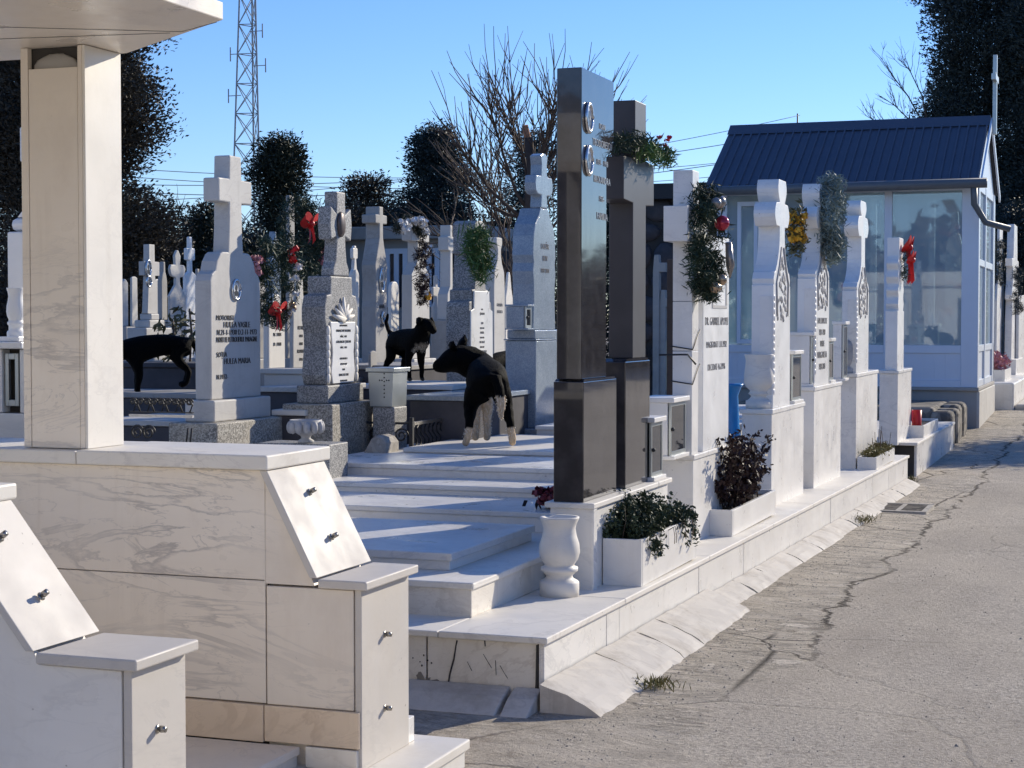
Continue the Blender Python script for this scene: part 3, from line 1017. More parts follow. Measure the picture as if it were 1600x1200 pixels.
# ------------------------------------------------------------------ lantern boxes, urns, planters
def lantern(label, x0, x1, y0, y1, z0, z1, mat='marble_white'):
    t = thing('grave_lantern', label, 'grave lantern', ((x0 + x1) / 2, y0, z0), 'marble candle boxes on the row')
    h = z1 - z0
    k = min(.03, h * .08)
    m = MB(); m.box(x0 - .009, x1 + .009, y0 - .009, y1 + .009, z1 - k, z1); m.build('cap', mat, t, .004)
    m = MB(); m.box(x0 - .008, x1 + .008, y0 - .008, y1 + .008, z0, z0 + k * .8); m.build('foot', mat, t, .003)
    za, zb = z0 + k * .8 + .001, z1 - k - .001
    m = MB(); m.box(x0, x1 - .03, y0, y0 + .022, za, zb); m.build('side', mat, t, .002)
    m = MB(); m.box(x0, x1 - .03, y1 - .022, y1, za, zb); m.build('side', mat, t, .002)
    m = MB(); m.box(x0, x0 + .022, y0 + .023, y1 - .023, za, zb); m.build('back', mat, t, .002)
    m = MB()
    b = .022
    m.box(x1 - .024, x1 - .012, y0 + .004, y0 + b, za, zb); m.box(x1 - .024, x1 - .012, y1 - b, y1 - .004, za, zb)
    m.box(x1 - .024, x1 - .012, y0 + b, y1 - b, za, za + b); m.box(x1 - .024, x1 - .012, y0 + b, y1 - b, zb - b, zb)
    ym = (y0 + y1) / 2
    d = m.build('door', 'galvanised', t)
    m = MB(); m.box(x1 - .02, x1 - .016, y0 + b, y1 - b, za + b, zb - b); m.build('pane', 'dark_glass', d)
    m = MB(); m.ball((x1 - .004, y0 + b * .9, (za + zb) / 2), .012); m.build('handle', 'iron', d)
    return t


URN = [(.070, 0), (.070, .07), (.066, .078), (.050, .09), (.046, .105), (.060, .125), (.066, .13), (.066, .148), (.052, .155), (.054, .165), (.066, .19), (.073, .225), (.070, .27), (.061, .31), (.057, .345), (.061, .375), (.070, .40), (.070, .408), (.058, .408), (.050, .38), (.048, .33)]


def urn(label, c, s=1.0, mat='marble_front', prof=URN, cap=True):
    m = MB(); m.lathe([(r * s, z * s) for r, z in prof], c, 32)
    return m.build('marble_urn', mat, None, 0, label=label, cat='urn', group='turned marble urns')


urn('cream turned marble urn standing on the kerb in front of the black pillars', (-2.575, 7.84, zk(7.84)), 1.0, 'marble_front', [(r * 1.36, z * .93) for r, z in URN])


def planter(label, x0, x1, y0, y1, z0, z1, mat='marble_white', soil=True, group='marble planters on the kerb'):
    t = thing('marble_planter', label, 'planter', ((x0 + x1) / 2, y0, z0), group)
    th = .022
    m = MB()
    m.box(x0, x1, y0, y0 + th, z0, z1); m.build('end_panel', mat, t, .003)
    m = MB(); m.box(x0, x1, y1 - th, y1, z0, z1); m.build('end_panel', mat, t, .003)
    m = MB(); m.box(x1 - th, x1 + .001, y0 + th + .001, y1 - th - .001, z0, z1 - .001); m.build('front_panel', mat, t, .003)
    m = MB(); m.box(x0, x0 + th, y0 + th + .001, y1 - th - .001, z0, z1 - .001); m.build('back_panel', mat, t, .003)
    m = MB(); m.box(x0 + th, x1 - th, y0 + th, y1 - th, z0, z1 - .03)
    m.build('soil', 'soil', t)
    return t


z = zk(8.3)
planter('white marble planter with cactus like sedum below the black pillars', -2.485, -2.285, 8.26, 9.42, z, z + .235)
# sedum: many stubby shoots of small leaves
t = thing('sedum_plant', 'dark green sedum with stubby shoots trailing over the nearest white planter', 'plant', (-2.38, 8.8, z + .2))
pts = []; st = []
for k in range(210):
    x = random.uniform(-2.50, -2.29); y = random.uniform(8.29, 9.40)
    h = (.10 + .13 * math.exp(-((y - 8.62) / .32) ** 2)) * random.uniform(.5, 1.05)
    lx, ly = random.uniform(-.05, .05), random.uniform(-.06, .06)
    for q in range(6):
        u = q / 5
        pts.append((x + lx * u, y + ly * u, z + .195 + h * u)); st.append(u)
needles('leaves', pts, 16, .024, .013, 'sedum', t, .011)
m = MB()
for k in range(7):
    y = random.uniform(8.4, 9.35); a = Vector((-2.29, y, z + .22))
    m.tube([a, a + Vector((.03, .02, .02)), a + Vector((.036, .03, -.03)), a + Vector((.032, .04, -.07))], .002, 5)
for k in range(5):
    y = random.uniform(8.3, 9.35); a = Vector((-2.4, y, z + .2))
    m.tube([a, a + Vector((.02, .01, .12)), a + Vector((random.uniform(-.03, .06), .05, random.uniform(.16, .26)))], [.0016, .0012, .0008], 5)
m.build('stems', 'twig', t)
pts = [(-2.265 + random.uniform(-.01, .01), random.choice((8.42, 8.47, 8.55, 9.1, 9.3)) + random.uniform(-.03, .03), z + .16 + random.uniform(-.05, .05)) for _ in range(26)]
needles('trailing_leaves', pts, 8, .03, .015, 'sedum', t, .01)

z = zk(10.6)
planter('white marble planter with a dark purple leaved shrub by the tall inscribed slab', -2.53, -2.345, 10.6, 12.0, z, z + .165)
t = thing('purple_shrub', 'dark purple leaved shrub filling the planter between two white headstones', 'shrub', (-2.43, 11.2, z + .14))
m = MB(); pts = []
for k in range(60):
    b = Vector((random.uniform(-2.48, -2.39), random.uniform(10.85, 11.65), z + .13))
    e = b + Vector((random.uniform(-.17, .14), random.uniform(-.28, .42), random.uniform(.16, .47) * (1 - .25 * abs(b.y - 11.2))))
    mid = b.lerp(e, .5) + Vector((0, 0, .05))
    m.tube([b, mid, e], [.005, .004, .002], 5)
    for q in np.linspace(.25, 1.05, 11):
        p = b.lerp(mid, q * 2) if q < .5 else mid.lerp(e, q * 2 - 1)
        pts.append(tuple(p))
m.build('stems', 'twig', t)
needles('leaves', pts, 7, .045, .024, 'purple_leaf', t, .02)
m = MB()
for k in range(4):
    m.ball((-2.36 + random.uniform(-.05, .03), random.uniform(11.0, 11.6), z + random.uniform(.4, .52)), .016, (1, 1, .8), 7, 5, .15)
m.build('white_blossom', 'white_petal', t)

# ------------------------------------------------------------------ tall inscribed cross and slab
XM = -2.5
t = thing('white_headstone', 'square white marble cross joined to a tall inscribed slab, hung with a Christmas wreath', 'headstone', (-2.58, 10.5, .26))
b0, b1 = onX(1082, 832, XM + .01)[0], onX(1138, 800, XM + .01)[0]
zb = .793
m = MB(); m.box(-2.69, XM + .012, b0, b1, .25, zb - .03); m.build('base', 'marble_white', t, .004)
m = MB(); m.box(-2.70, XM + .022, b0 - .012, b1 + .01, zb - .029, zb); m.build('base_cap', 'marble_white', t, .004)
s0, s1 = onX(1081, 600, XM)[0], onX(1091, 600, XM)[0]
for k, (za, zc_) in enumerate(((zb + .001, 1.42), (1.422, 1.72), (1.722, 2.08), (2.08, 2.51))):
    m = MB(); m.box(-2.62, XM, s0, s1, za, zc_ - .001); m.build('shaft_block', 'marble_white', t, .003)
m = MB(); m.box(-2.635, XM + .012, s0 - .17, s1 + .17, 2.075, 2.285); m.build('arm', 'marble_white', t, .004)
p0, p1 = onX(1098, 600, XM)[0], onX(1138, 600, XM)[0]
m = MB(); m.box(-2.57, XM + .002, p0, p1, zb + .001, 2.14); m.build('slab', 'marble_bright', t, .004)
m = MB()
za, zc_ = onX(1125, 482, XM)[1], onX(1125, 422, XM)[1]
ya, yb2 = onX(1112, 450, XM)[0], onX(1135, 450, XM)[0]
for a, b, c_, d in ((ya, yb2, za, za + .02), (ya, yb2, zc_ - .02, zc_), (ya, ya + .03, za + .021, zc_ - .021), (yb2 - .03, yb2, za + .021, zc_ - .021)):
    m.box(XM + .0022, XM + .006, a, b, c_, d)
m.build('carved_frame', 'carving', t)
write([('DR. GABRIEL APOPEI', 1.0), ('', 1), ('MAGISTRAT 1.11.1932', .8), ('', 1), ('DECEDAT 4.6.1996', .8)], XM + .002, p0 + .02, p1 - .01, onX(1118, 494, XM)[1], 'grey_letter', t, .075, .95)

zb2 = zb
b_ = onX(1079, 700, XM)[0]
lantern('white marble candle box on the base of the tall inscribed slab', -2.71, XM - .01, s0 - .42, s0 - .05, zb2, onX(1083, 617, XM)[1])
lantern('low marble candle box tucked behind the second black pillar', -2.66, -2.50, 9.28, 9.53, .7095, onX(1035, 650, XM)[1])


def wreath(label, c, ry, rz, r, mat, parts=(), n=26, k=30, ln=.06, lean=0, arc=(0, 2 * pi), cat='wreath', wd=.008, group=None):
    t = thing('grave_wreath', label, cat, c, group)
    pts = []
    for i in range(n * 4):
        a = random.uniform(*arc)
        rr = r * sqrt(random.random()); b = random.uniform(0, 2 * pi)
        pts.append((c[0] + rr * cos(b), c[1] + (ry + rr * sin(b)) * cos(a), c[2] + (rz + rr * sin(b)) * sin(a)))
    needles('needles', pts, int(k * .9), ln, wd, mat, t, r * .3)
    for name, mt, cnt, size, a0, a1 in parts:
        cc = []
        for i in range(cnt):
            a = a0 + (a1 - a0) * ((i + .5) / cnt) + random.uniform(-.1, .1)
            cc.append((c[0] + r * .85 + random.uniform(0, .02), c[1] + ry * cos(a) + random.uniform(-.02, .02), c[2] + rz * sin(a) + random.uniform(-.02, .02)))
        if 'bauble' in name or 'berr' in name:
            m = MB()
            for q in cc: m.ball(q, size * random.uniform(.85, 1.15), (1, 1, 1), 12, 9)
            m.build(name, mt, t)
        else:
            petals(name, [tuple(np.array(q) + RNG.normal(size=3) * size * .3) for q in cc for _ in range(2)], size * 1.15, mt, t, 18)
    return t


zc = onX(1100, 385, XM)[1]
yc = onX(1096, 385, XM + .05)[0]
t = wreath('oval fir wreath with red and bronze baubles on the square white cross', (XM + .07, yc + .03, zc), .15, .27, .075, 'fir_green',
           (('bauble', 'bauble_red', 1, .042, .3, .5), ('bauble', 'bauble_gold', 3, .034, 4.2, 5.6), ('bauble', 'bauble_grey', 2, .034, .9, 2.2)), 34, 42, .06)
m = MB(); m.tube([(XM + .17, yc + .2, zc + .02), (XM + .175, yc + .23, zc - .12), (XM + .17, yc + .24, zc - .2)], [.02, .028, .004], 8); m.build('hanging_ornament', 'bauble_grey', t)
# thin twig / wire tied round the cross
m = MB()
for zz in (1.43, 1.22):
    m.tube([(XM - .13, s0 - .01, zz + .02), (XM + .006, s0 - .006, zz), (XM + .008, s1 + .006, zz + .12)], .004, 5)
m.tube([(XM - .16, s0 - .16, 1.40), (XM - .02, s0 - .03, 1.40), (XM + .03, s0 - .02, 1.34)], .006, 5)
m.build('tie_wire', 'iron', None, 0, label='thin wire tied round the square white cross below its wreath', cat='wire')

# ------------------------------------------------------------------ curled crosses M3 - M6
def sym(prof, yc, hw):
    L = [(yc - u * hw, z) for u, z in prof]; R = [(yc + u * hw, z) for u, z in prof]
    return L + R[::-1]


def curled(label, pxc, pxr, base_px, ys, thick, text=None, carv=True, base_thick=.21, X=XM, wavy=False):
    """ys: pixel heights of base bottom, base top, shoulder, stem, arm bottom, arm top, top; measured on the front edge"""
    b0, b1 = onX(base_px[0], ys[0], X + .012)[0], onX(base_px[1], ys[0], X + .012)[0]
    y0, y1 = onX(pxc, ys[1], X)[0], onX(pxr, ys[1], X)[0]
    Z = [onX(pxc + (pxr - pxc) * .4, y, X)[1] for y in ys]
    zbot = zk(b0) - .02 if b0 < 19 else Z[0]
    t = thing('white_headstone', label, 'headstone', (X - thick / 2, (b0 + b1) / 2, zbot), 'white crosses in the row along the lane')
    m = MB(); m.box(X - base_thick, X + .012, b0, b1, zbot, Z[1] - .036); m.build('base', 'marble_white', t, .004)
    m = MB(); m.box(X - base_thick - .015, X + .022, b0 - .015, b1 + .015, Z[1] - .035, Z[1]); m.build('base_cap', 'marble_white', t, .005)
    yc = (y0 + y1) / 2; hw = (y1 - y0) / 2
    zb, zs, zst, za0, za1, zt = Z[1] + .001, Z[2], Z[3], Z[4], Z[5], Z[6]
    ah = za1 - za0; th = zt - za1; fl = zst - zs
    prof = [(1, zb), (1, zs)]
    prof += [(.93, zs + .002), (.98, zs + fl * .12), (.86, zs + fl * .25), (.80, zs + fl * .26)]
    for k in range(7):
        u = k / 6
        prof.append((.74 - .44 * (sin(u * pi / 2)) ** .8, zs + fl * (.28 + .72 * u)))
    prof += [(.30, za0 - .004), (.66, za0)]
    for k in range(7):
        u = k / 6
        prof.append((.70 + .16 * sin(u * pi), za0 + ah * (.06 + .88 * u)))
    prof += [(.66, za1), (.32, za1 + .004)]
    for k in range(8):
        u = k / 7
        prof.append((.30 + .20 * sin(u * pi * .85), za1 + .01 + (th - .01) * u))
    if wavy:
        prof = [(1, zb), (1, zs)]
        for k in range(25):
            u = k / 24
            prof.append((.80 - .08 * cos(u * pi * 8), zs + .004 + (za1 - zs) * u))
        prof += [(.62, za1 + .004), (.62, zt)]
    m = MB(); m.prism(sym(prof, yc, hw), X - thick, X - .002); m.build('cross_shaft', 'marble_bright', t, .004)
    if not wavy:
        # scalloped border up the near edge of the front face
        m = MB(); k = 0; z = zb + .12
        while z < zs - .06:
            m.ball((X - .004, y0 + .03, z), .02, (.5, 1, 1.3), 8, 6); z += .05
        m.build('beaded_border', 'marble_bright', t)
        m = MB(); m.box(X - thick * .62, X - thick * .06, y0 - .006, y0 + .01, zb + .10, zs - .08); m.build('side_panel', 'marble_white', t, .003)
    if carv:
        m = MB()
        zc0, zc1 = zs - .25, zs + fl * .55
        for k in range(46):
            u = random.random(); z = zc0 + (zc1 - zc0) * u
            wd = hw * (.62 - .35 * u)
            m.ball((X - .001, yc + random.uniform(-wd, wd), z), random.uniform(.014, .03), (.35, 1.1, 1), 8, 6, .25)
        m.build('carved_roses', 'carving', t)
        m = MB()
        for sg in (-1, 1):
            m.tube([(X, yc + sg * hw * .62, zc0 + .02), (X, yc + sg * hw * .7, zs + .02), (X, yc + sg * hw * .35, zs + fl * .4), (X, yc + sg * hw * .12, zs + fl * .75)], .010, 6)
        m.build('carved_stem', 'carving', t)
    if text:
        write(text, X - .001, y0 + .06, y1 - .05, zs - .30, 'grey_letter', t, .075, 1.3)
    return t, y0, y1, Z, b0, b1


r3 = curled('white marble curled cross with carved roses and an urn beside the shaft', 1208, 1234, (1205, 1255), (790, 636, 446, 366, 353, 317, 280), .165)
r4 = curled('inscribed white curled cross hung with yellow flowers and a frosted garland', 1273, 1295, (1271, 1313), (757, 602, 436, 380, 357, 324, 287), .15, ['FAM. ENACHE', '1921-1989', 'VASILE', ('MARGARETA', 1.1), '1928-2003'])
r5 = curled('plain white curled cross with a squat urn, second last before the glass kiosk', 1338, 1357, (1337, 1370), (728, 582, 455, 405, 369, 338, 313), .14)
r6 = curled('slim white headstone with wavy flanks and red ribbon, last before the glass kiosk', 1402, 1412, (1402, 1423), (693, 578, 486, 470, 455, 402, 371), .135, None, False, X=-2.47, wavy=True, base_thick=.19)

# urns on the bases
FLAT = [(.085, 0), (.085, .05), (.07, .055), (.05, .075), (.055, .085), (.07, .095), (.06, .105), (.058, .115), (.085, .14), (.098, .17), (.095, .22), (.088, .27), (.086, .31), (.095, .345), (.095, .35), (.08, .35), (.07, .30)]
_, y0, y1, Z, b0, b1 = r3
zz = Z[1]
urn('white marble vase with waisted foot on the base of the rose carved cross', (-2.61, b0 + .13, zz), 1.15, 'marble_front', FLAT)
lantern('marble candle box between the rose carved cross and the inscribed one', -2.64, -2.49, y1 + .12, y1 + .50, zz, onX(1250, 547, XM)[1])
m = MB(); m.box(-2.66, -2.53, 13.55, 13.85, zz - .0, zz + .03)
m.bm.free()
_, y0, y1, Z, b0, b1 = r4
lantern('taller marble candle box in front of the inscribed curled cross', -2.71, -2.50, b0 - .1 + .12, y0 - .03 + .02, Z[1], onX(1272, 519, XM)[1])
lantern('thin marble candle box on the far side of the inscribed curled cross', -2.62, -2.50, y1 + .08, y1 + .32, Z[1], onX(1300, 528, XM)[1])
_, y0, y1, Z, b0, b1 = r5
DOME = [(.10, 0), (.10, .05), (.085, .055), (.07, .08), (.08, .10), (.095, .13), (.10, .16), (.102, .26), (.098, .31), (.08, .345), (.05, .362), (.01, .37)]
urn('grey veined dome topped urn on the base of the plain curled cross', (-2.62, b0 + .10, Z[1]), .9, 'marble_grey', DOME)
lantern('narrow marble candle box beside the dome topped urn', -2.66, -2.55, b0 - .32, b0 - .08, Z[1] - .06, Z[1] + .5)
# planters further on
z = zk(16.9)
planter('small cracked marble planter with dry moss near the end of the long kerb', -2.47, -2.29, 16.65, 18.0, z, z + .12)
t = thing('moss_plant', 'yellow green moss and dry stalks in the small cracked planter', 'plant', (-2.38, 17.3, z + .1))
pts = [(random.uniform(-2.45, -2.3), random.uniform(16.75, 17.9), z + .11 + random.uniform(0, .05)) for _ in range(260)]
needles('leaves', pts, 6, .05, .012, 'grass_dry', t, .02)
m = MB()
for k in range(14):
    y = random.uniform(16.8, 17.9); a = Vector((-2.38 + random.uniform(-.05, .05), y, z + .1))
    m.tube([a, a + Vector((random.uniform(-.03, .03), random.uniform(-.05, .05), random.uniform(.1, .28)))], .003, 4)
m.build('stalks', 'twig', t)

# yellow flowers, frosted garland, red ribbon
_, y0, y1, Z, b0, b1 = r4
yc = (y0 + y1) / 2
c = Vector((XM - .14, y0 - .12, onX(1240, 345, XM)[1] + .0))
t = thing('yellow_flowers', 'yellow artificial flowers tied to the arm of the inscribed curled cross', 'flowers', c)
petals('blossom', [(c.x + random.uniform(-.07, .07), c.y + random.uniform(-.06, .06), c.z + random.choice((.10, .07, -.06, -.09)) + random.uniform(-.04, .04)) for _ in range(22)], .055, 'yellow', t)
pts = [(c.x + random.uniform(-.07, .07), c.y + random.uniform(-.06, .06), c.z + random.uniform(-.22, .16)) for _ in range(40)]
needles('leaves', pts, 8, .06, .018, 'leaf_olive', t, .02)
c = (XM + .06, yc + .02, onX(1294, 345, XM)[1])
t = wreath('long silvery frosted fir garland on the inscribed curled cross', c, .12, .27, .10, 'fir_frost', (), 34, 40, .075, wd=.010, cat='garland')
_, y0, y1, Z, b0, b1 = r6
c = Vector((-2.42, (y0 + y1) / 2 + .05, onX(1410, 405, XM)[1]))
t = thing('red_ribbon', 'shiny red ribbon bow on the slim wavy headstone', 'ribbon', c)
bow('bow', (c.x - .02, c.y, c.z + .12), .19, 'red', t, 1.6)
bow('lower_bow', (c.x + .02, c.y + .05, c.z - .02), .15, 'red', t, 1.3)
needles('leaves', [(c.x - .02, c.y + random.uniform(-.12, .12), c.z - .1 + random.uniform(-.12, .2)) for _ in range(16)], 12, .07, .012, 'fir_green', t, .03)

# ------------------------------------------------------------------ second kerb with planter and red cup
t = thing('marble_kerb', 'short second white marble kerb under the slim wavy headstone', 'kerb', (-2.27, 19.7, -.2))
za = .24
m = MB(); m.box(-4.4, -2.30, 19.75, 24.0, -.3, za - .035); m.build('core', 'dark_joint', t)
m = MB(); m.box(-4.4, -2.255, 19.7, 22.0, za - .034, za); m.build('coping_slab', 'marble_front', t, .006)
m = MB(); m.box(-4.4, -2.255, 22.01, 24.05, za - .034, za); m.build('coping_slab', 'marble_front', t, .006)
m = MB(); m.box(-2.299, -2.27, 19.76, 21.85, -.3, za - .036); m.build('facing_panel', 'marble_white', t, .004)
m = MB(); m.box(-2.299, -2.27, 21.86, 24.0, -.3, za - .036); m.build('facing_panel', 'marble_white', t, .004)
m = MB(); m.prism([(19.8, -.16), (24, -.14), (24, -.4), (19.8, -.4)], -2.27, -2.1); m.build('mortar_foot', 'mortar', t, .03)
planter('low white planter on the short kerb holding a red candle cup', -2.52, -2.29, 20.6, 22.2, za, za + .14, group='marble planters on the kerb')
m = MB(); m.lathe([(.05, 0), (.055, .02), (.06, .20), (.055, .20), (.05, .05)], (-2.40, 20.85, za + .11), 18)
m.build('candle_cup', 'red', None, 0, label='bright red plastic candle cup in the low white planter', cat='candle cup')
# mossy old kerb and its step below the kiosk
t = thing('old_stone_kerb', 'blackened old stone kerb below the glass kiosk', 'kerb', (-2.2, 24.3, -.2))
m = MB()
m.box(-5.5, -2.55, 24.2, 26.5, -.2, .42); m.build('terrace', 'old_kerb', t, .06)
for k in range(5):
    m = MB(); y = 24.12 + k * .48
    m.box(-2.6 + random.uniform(-.02, .02), -2.28 + random.uniform(-.03, .02), y, y + .46, -.3, .40 + random.uniform(-.03, .03)); m.build('kerb_stone', 'old_kerb', t, .07)

# blue vase behind the planter shrub
m = MB(); m.lathe([(.07, 0), (.075, .03), (.05, .06), (.055, .10), (.085, .18), (.07, .30), (.06, .52), (.085, .58), (.10, .60), (.085, .595), (.05, .5)], (-2.72, 12.2, .55), 20)
m.build('plastic_vase', 'blue_plastic', None, 0, label='bright blue plastic vase seen past the tall inscribed slab', cat='vase')

# ------------------------------------------------------------------ glass kiosk
KX1, KX0, KYA, KYB = -2.2, -6.22, 26.9, 30.0
ZF, ZS, ZT, ZE = .60, 1.235, 3.58, 3.70
t = thing('glass_kiosk', 'white framed glass burial kiosk with blue corrugated roof', 'kiosk', ((KX0 + KX1) / 2, (KYA + KYB) / 2, .1))
m = MB(); m.box(KX0, KX1 - .01, KYA + .02, KYB, -.1, ZF - .05); m.build('plinth', 'render_grey', t)
m = MB(); m.box(KX1 - .02, KX1 + .03, KYA + .02, KYB, -.1, ZF - .06); m.build('plinth_facing', 'stone_pale', t, .01)
m = MB(); m.box(KX0, KX1 + .02, KYA - .03, KYB + .03, ZF - .05, ZF - .001); m.build('sill_plate', 'stone_old', t, .005)
xm1, xm2 = onY(1381, 450, KYA)[0], onY(1393, 450, KYA)[0]
xw1, xw2 = onY(1405, 450, KYA + .12)[0], onY(1417, 450, KYA + .12)[0]
posts = [(KX1 - .25, KX1), (xm1, xm2), (KX0, KX0 + .16)]
for a, b in posts:
    m = MB(); m.box(a, b, KYA, KYA + .10, ZF, ZE); m.build('corner_post' if b != xm2 else 'mullion', 'pvc', t, .006)
m = MB(); m.box(xw1, xw2, KYA + .11, KYA + .17, ZS, ZT); m.build('mullion', 'pvc', t, .006)
for a, b in ((xm2, KX1 - .25), (KX0 + .16, xm1)):
    m = MB(); m.box(a + .001, b - .001, KYA + .01, KYA + .09, ZS - .12, ZS); m.build('rail', 'pvc', t, .004)
    m = MB(); m.box(a + .001, b - .001, KYA + .01, KYA + .09, ZT, ZT + .10); m.build('rail', 'pvc', t, .004)
    m = MB(); m.box(a + .001, b - .001, KYA + .01, KYA + .09, ZF, ZF + .10); m.build('rail', 'pvc', t, .004)
    m = MB(); m.box(a + .001, b - .001, KYA + .035, KYA + .06, ZF + .101, ZS - .121)
    n = int((b - a) / .16)
    for k in range(1, n):
        m.box(a + k * .16, a + k * .16 + .012, KYA + .030, KYA + .036, ZF + .102, ZS - .122)
    m.build('lower_panel', 'pvc', t)
    m = MB(); m.box(a + .001, b - .001, KYA + .045, KYA + .055, ZS + .001, ZT - .001); m.build('pane', 'glass', t)
# left end sash seen beside the inscribed slab
sx0, sx1 = onY(1152, 400, KYA)[0], onY(1172, 400, KYA)[0]
m = MB(); m.box(sx0, sx0 + .06, KYA - .02, KYA + .044, ZS + .01, ZT - .1); m.box(sx1 - .06 + .12, sx1 + .12, KYA - .02, KYA + .044, ZS + .01, ZT - .1)
m.box(sx0 + .06, sx1 + .06, KYA - .02, KYA + .044, ZS + .01, ZS + .08); m.box(sx0 + .06, sx1 + .06, KYA - .02, KYA + .044, ZT - .17, ZT - .1)
m.build('sash', 'pvc', t, .004)
# lane side: frames, door, panes
for a, b in ((KYA + .101, KYA + .25), (28.2, 28.36), (KYB - .2, KYB)):
    m = MB(); m.box(KX1 - .09, KX1 - .002, a, b, ZF, ZE); m.build('side_post', 'pvc', t, .006)
for a, b in ((KYA + .25, 28.2), (28.36, KYB - .2)):
    for z0, z1 in ((ZF, ZF + .1), (ZS - .1, ZS), (2.45, 2.55), (ZT, ZE)):
        m = MB(); m.box(KX1 - .08, KX1 - .01, a + .001, b - .001, z0, z1); m.build('rail', 'pvc', t, .004)
    m = MB(); m.box(KX1 - .05, KX1 - .04, a + .001, b - .001, ZS + .001, 2.449); m.build('pane', 'glass', t)
    m = MB(); m.box(KX1 - .05, KX1 - .04, a + .001, b - .001, 2.551, ZT - .001); m.build('pane', 'glass', t)
    m = MB(); m.box(KX1 - .06, KX1 - .035, a + .001, b - .001, ZF + .101, ZS - .101); m.build('lower_panel', 'pvc', t)
# back and left sides
for x in np.linspace(KX0, KX1 - .1, 5):
    m = MB(); m.box(x, x + .1, KYB - .1 + .101, KYB + .1, ZF, ZE); m.build('back_post', 'pvc', t)
m = MB(); m.box(KX0, KX1, KYB + .02, KYB + .08, ZF, ZS); m.build('back_panel', 'pvc', t)
m = MB(); m.box(KX0 + .03, KX0 + .09, KYA + .101, KYB - .001, ZF, ZS); m.build('left_panel', 'pvc', t)
m = MB(); m.box(KX0 + .05, KX0 + .06, KYA + .101, KYB - .001, ZS + .001, ZE); m.build('pane', 'glass', t)
# roof: ribbed sheets, ridge, gables, gutter
RY, RZ = 28.42, 4.80
EY, EZ = KYA - .34, 3.70
rx0, rx1 = KX0 - .12, KX1 + .02


def roof(m, ya, za, yb, zb):
    n = 30
    w = (rx1 - rx0) / n
    L = Vector((0, yb - ya, zb - za)).normalized(); N = Vector((0, -L.z, L.y))
    if N.z < 0: N = -N
    pts = []
    for i in range(n):
        x = rx0 + i * w
        pts += [(x, 0), (x + w * .72, 0), (x + w * .78, .028), (x + w * .94, .028)]
    pts.append((rx1, 0))
    v = []
    for x, h in pts:
        v.append((x, ya + N.y * h, za + N.z * h)); v.append((x, yb + N.y * h, zb + N.z * h))
        v.append((x, ya + N.y * (h - .006), za + N.z * (h - .006))); v.append((x, yb + N.y * (h - .006), zb + N.z * (h - .006)))
    f = []
    for i in range(len(pts) - 1):
        a = i * 4; b = a + 4
        f += [(a, b, b + 1, a + 1), (a + 2, a + 3, b + 3, b + 2), (a, a + 2, b + 2, b), (a + 1, b + 1, b + 3, a + 3)]
    m.faces(v, f)


m = MB(); roof(m, EY, EZ, RY, RZ); m.build('roof_sheet', 'roof_blue', t)
m = MB(); roof(m, 2 * RY - EY, EZ, RY, RZ); m.build('roof_sheet', 'roof_blue', t)
m = MB(); m.prism([(RY - .24, RZ - .12), (RY, RZ + .06), (RY + .24, RZ - .12), (RY, RZ + .045)], rx0 - .01, rx1 + .02); m.build('ridge_cap', 'roof_blue', t)
for x in (KX0 + .02, KX1 - .09):
    m = MB(); m.prism([(KYA + .0, ZE + .01), (KYB, ZE + .01), (RY, RZ - .06)], x, x + .07); m.build('gable', 'pvc', t)
for s in (-1, 1):
    m = MB()
    ye = EY if s < 0 else 2 * RY - EY
    m.prism([(ye, EZ - .10), (RY, RZ - .10), (RY, RZ + .02), (ye, EZ + .02)], rx1 + .022, rx1 + .05); m.build('bargeboard', 'pvc', t)
m = MB()
gy = EY - .03
m.tube([(rx0, gy, EZ - .07), (rx1 + .12, gy, EZ - .05)], .075, 10); m.build('gutter', 'gutter_grey', t)
m = MB()
m.tube([(KX1 - .05, gy + .02, EZ - .1), (KX1 - .05, gy + .1, EZ - .35), (KX1 + .1, gy + .25, EZ - .62), (KX1 + .45, gy + .35, EZ - .72)], .05, 8)
m.build('downspout', 'gutter_grey', t)
m = MB(); m.box(KX0 + .05, KX1 - .1, KYA + .12, KYB - .1, ZE + .02, ZE + .05); m.build('ceiling', 'pvc', t)
m = MB(); m.box(KX0 + .05, KX1 - .11, KYA + .12, KYB - .01, ZF, ZF + .03); m.build('floor', 'marble_white', t)
# thin metal cross on the gable
cx = KX1 + .10
t = thing('roof_cross', 'thin grey metal cross standing on the lane end of the kiosk roof', 'cross', (cx, RY, RZ - .2))
m = MB(); m.box(cx - .03, cx + .03, RY - .06, RY + .06, RZ - .25, RZ + 1.0); m.build('upright', 'galvanised', t, .005)
m = MB(); m.box(cx - .035, cx + .035, RY - .3, RY + .3, RZ + .58, RZ + .68); m.build('crossbar', 'galvanised', t, .005)

# inside the kiosk
b = at(1500, 540, 29.3)
t = thing('white_headstone', 'white column headstone with cross inside the glass kiosk', 'headstone', (b.x, b.y, ZF))
m = MB(); m.box(b.x - .42, b.x + .15, b.y - .2, b.y + .3, ZF + .03, 1.5); m.build('base', 'marble_white', t, .01)
m = MB(); m.box(b.x - .25, b.x + .05, b.y - .1, b.y + .15, 1.501, 2.6); m.box(b.x - .33, b.x + .12, b.y - .12, b.y + .18, 2.601, 2.75)
m.prism([(b.x - .25, 2.751), (b.x + .05, 2.751), (b.x - .03, 3.1), (b.x - .05, 3.45), (b.x - .16, 3.45), (b.x - .18, 3.1)], b.y - .08, b.y + .1, 'xz')
m.build('column', 'marble_white', t, .008)
c = at(1490, 480, 28.6)
m = MB(); m.lathe([(.12, 0), (.16, .1), (.17, .4), (.21, .55), (.2, .56), (.1, .5)], (c.x - .4, c.y, 1.0), 18)
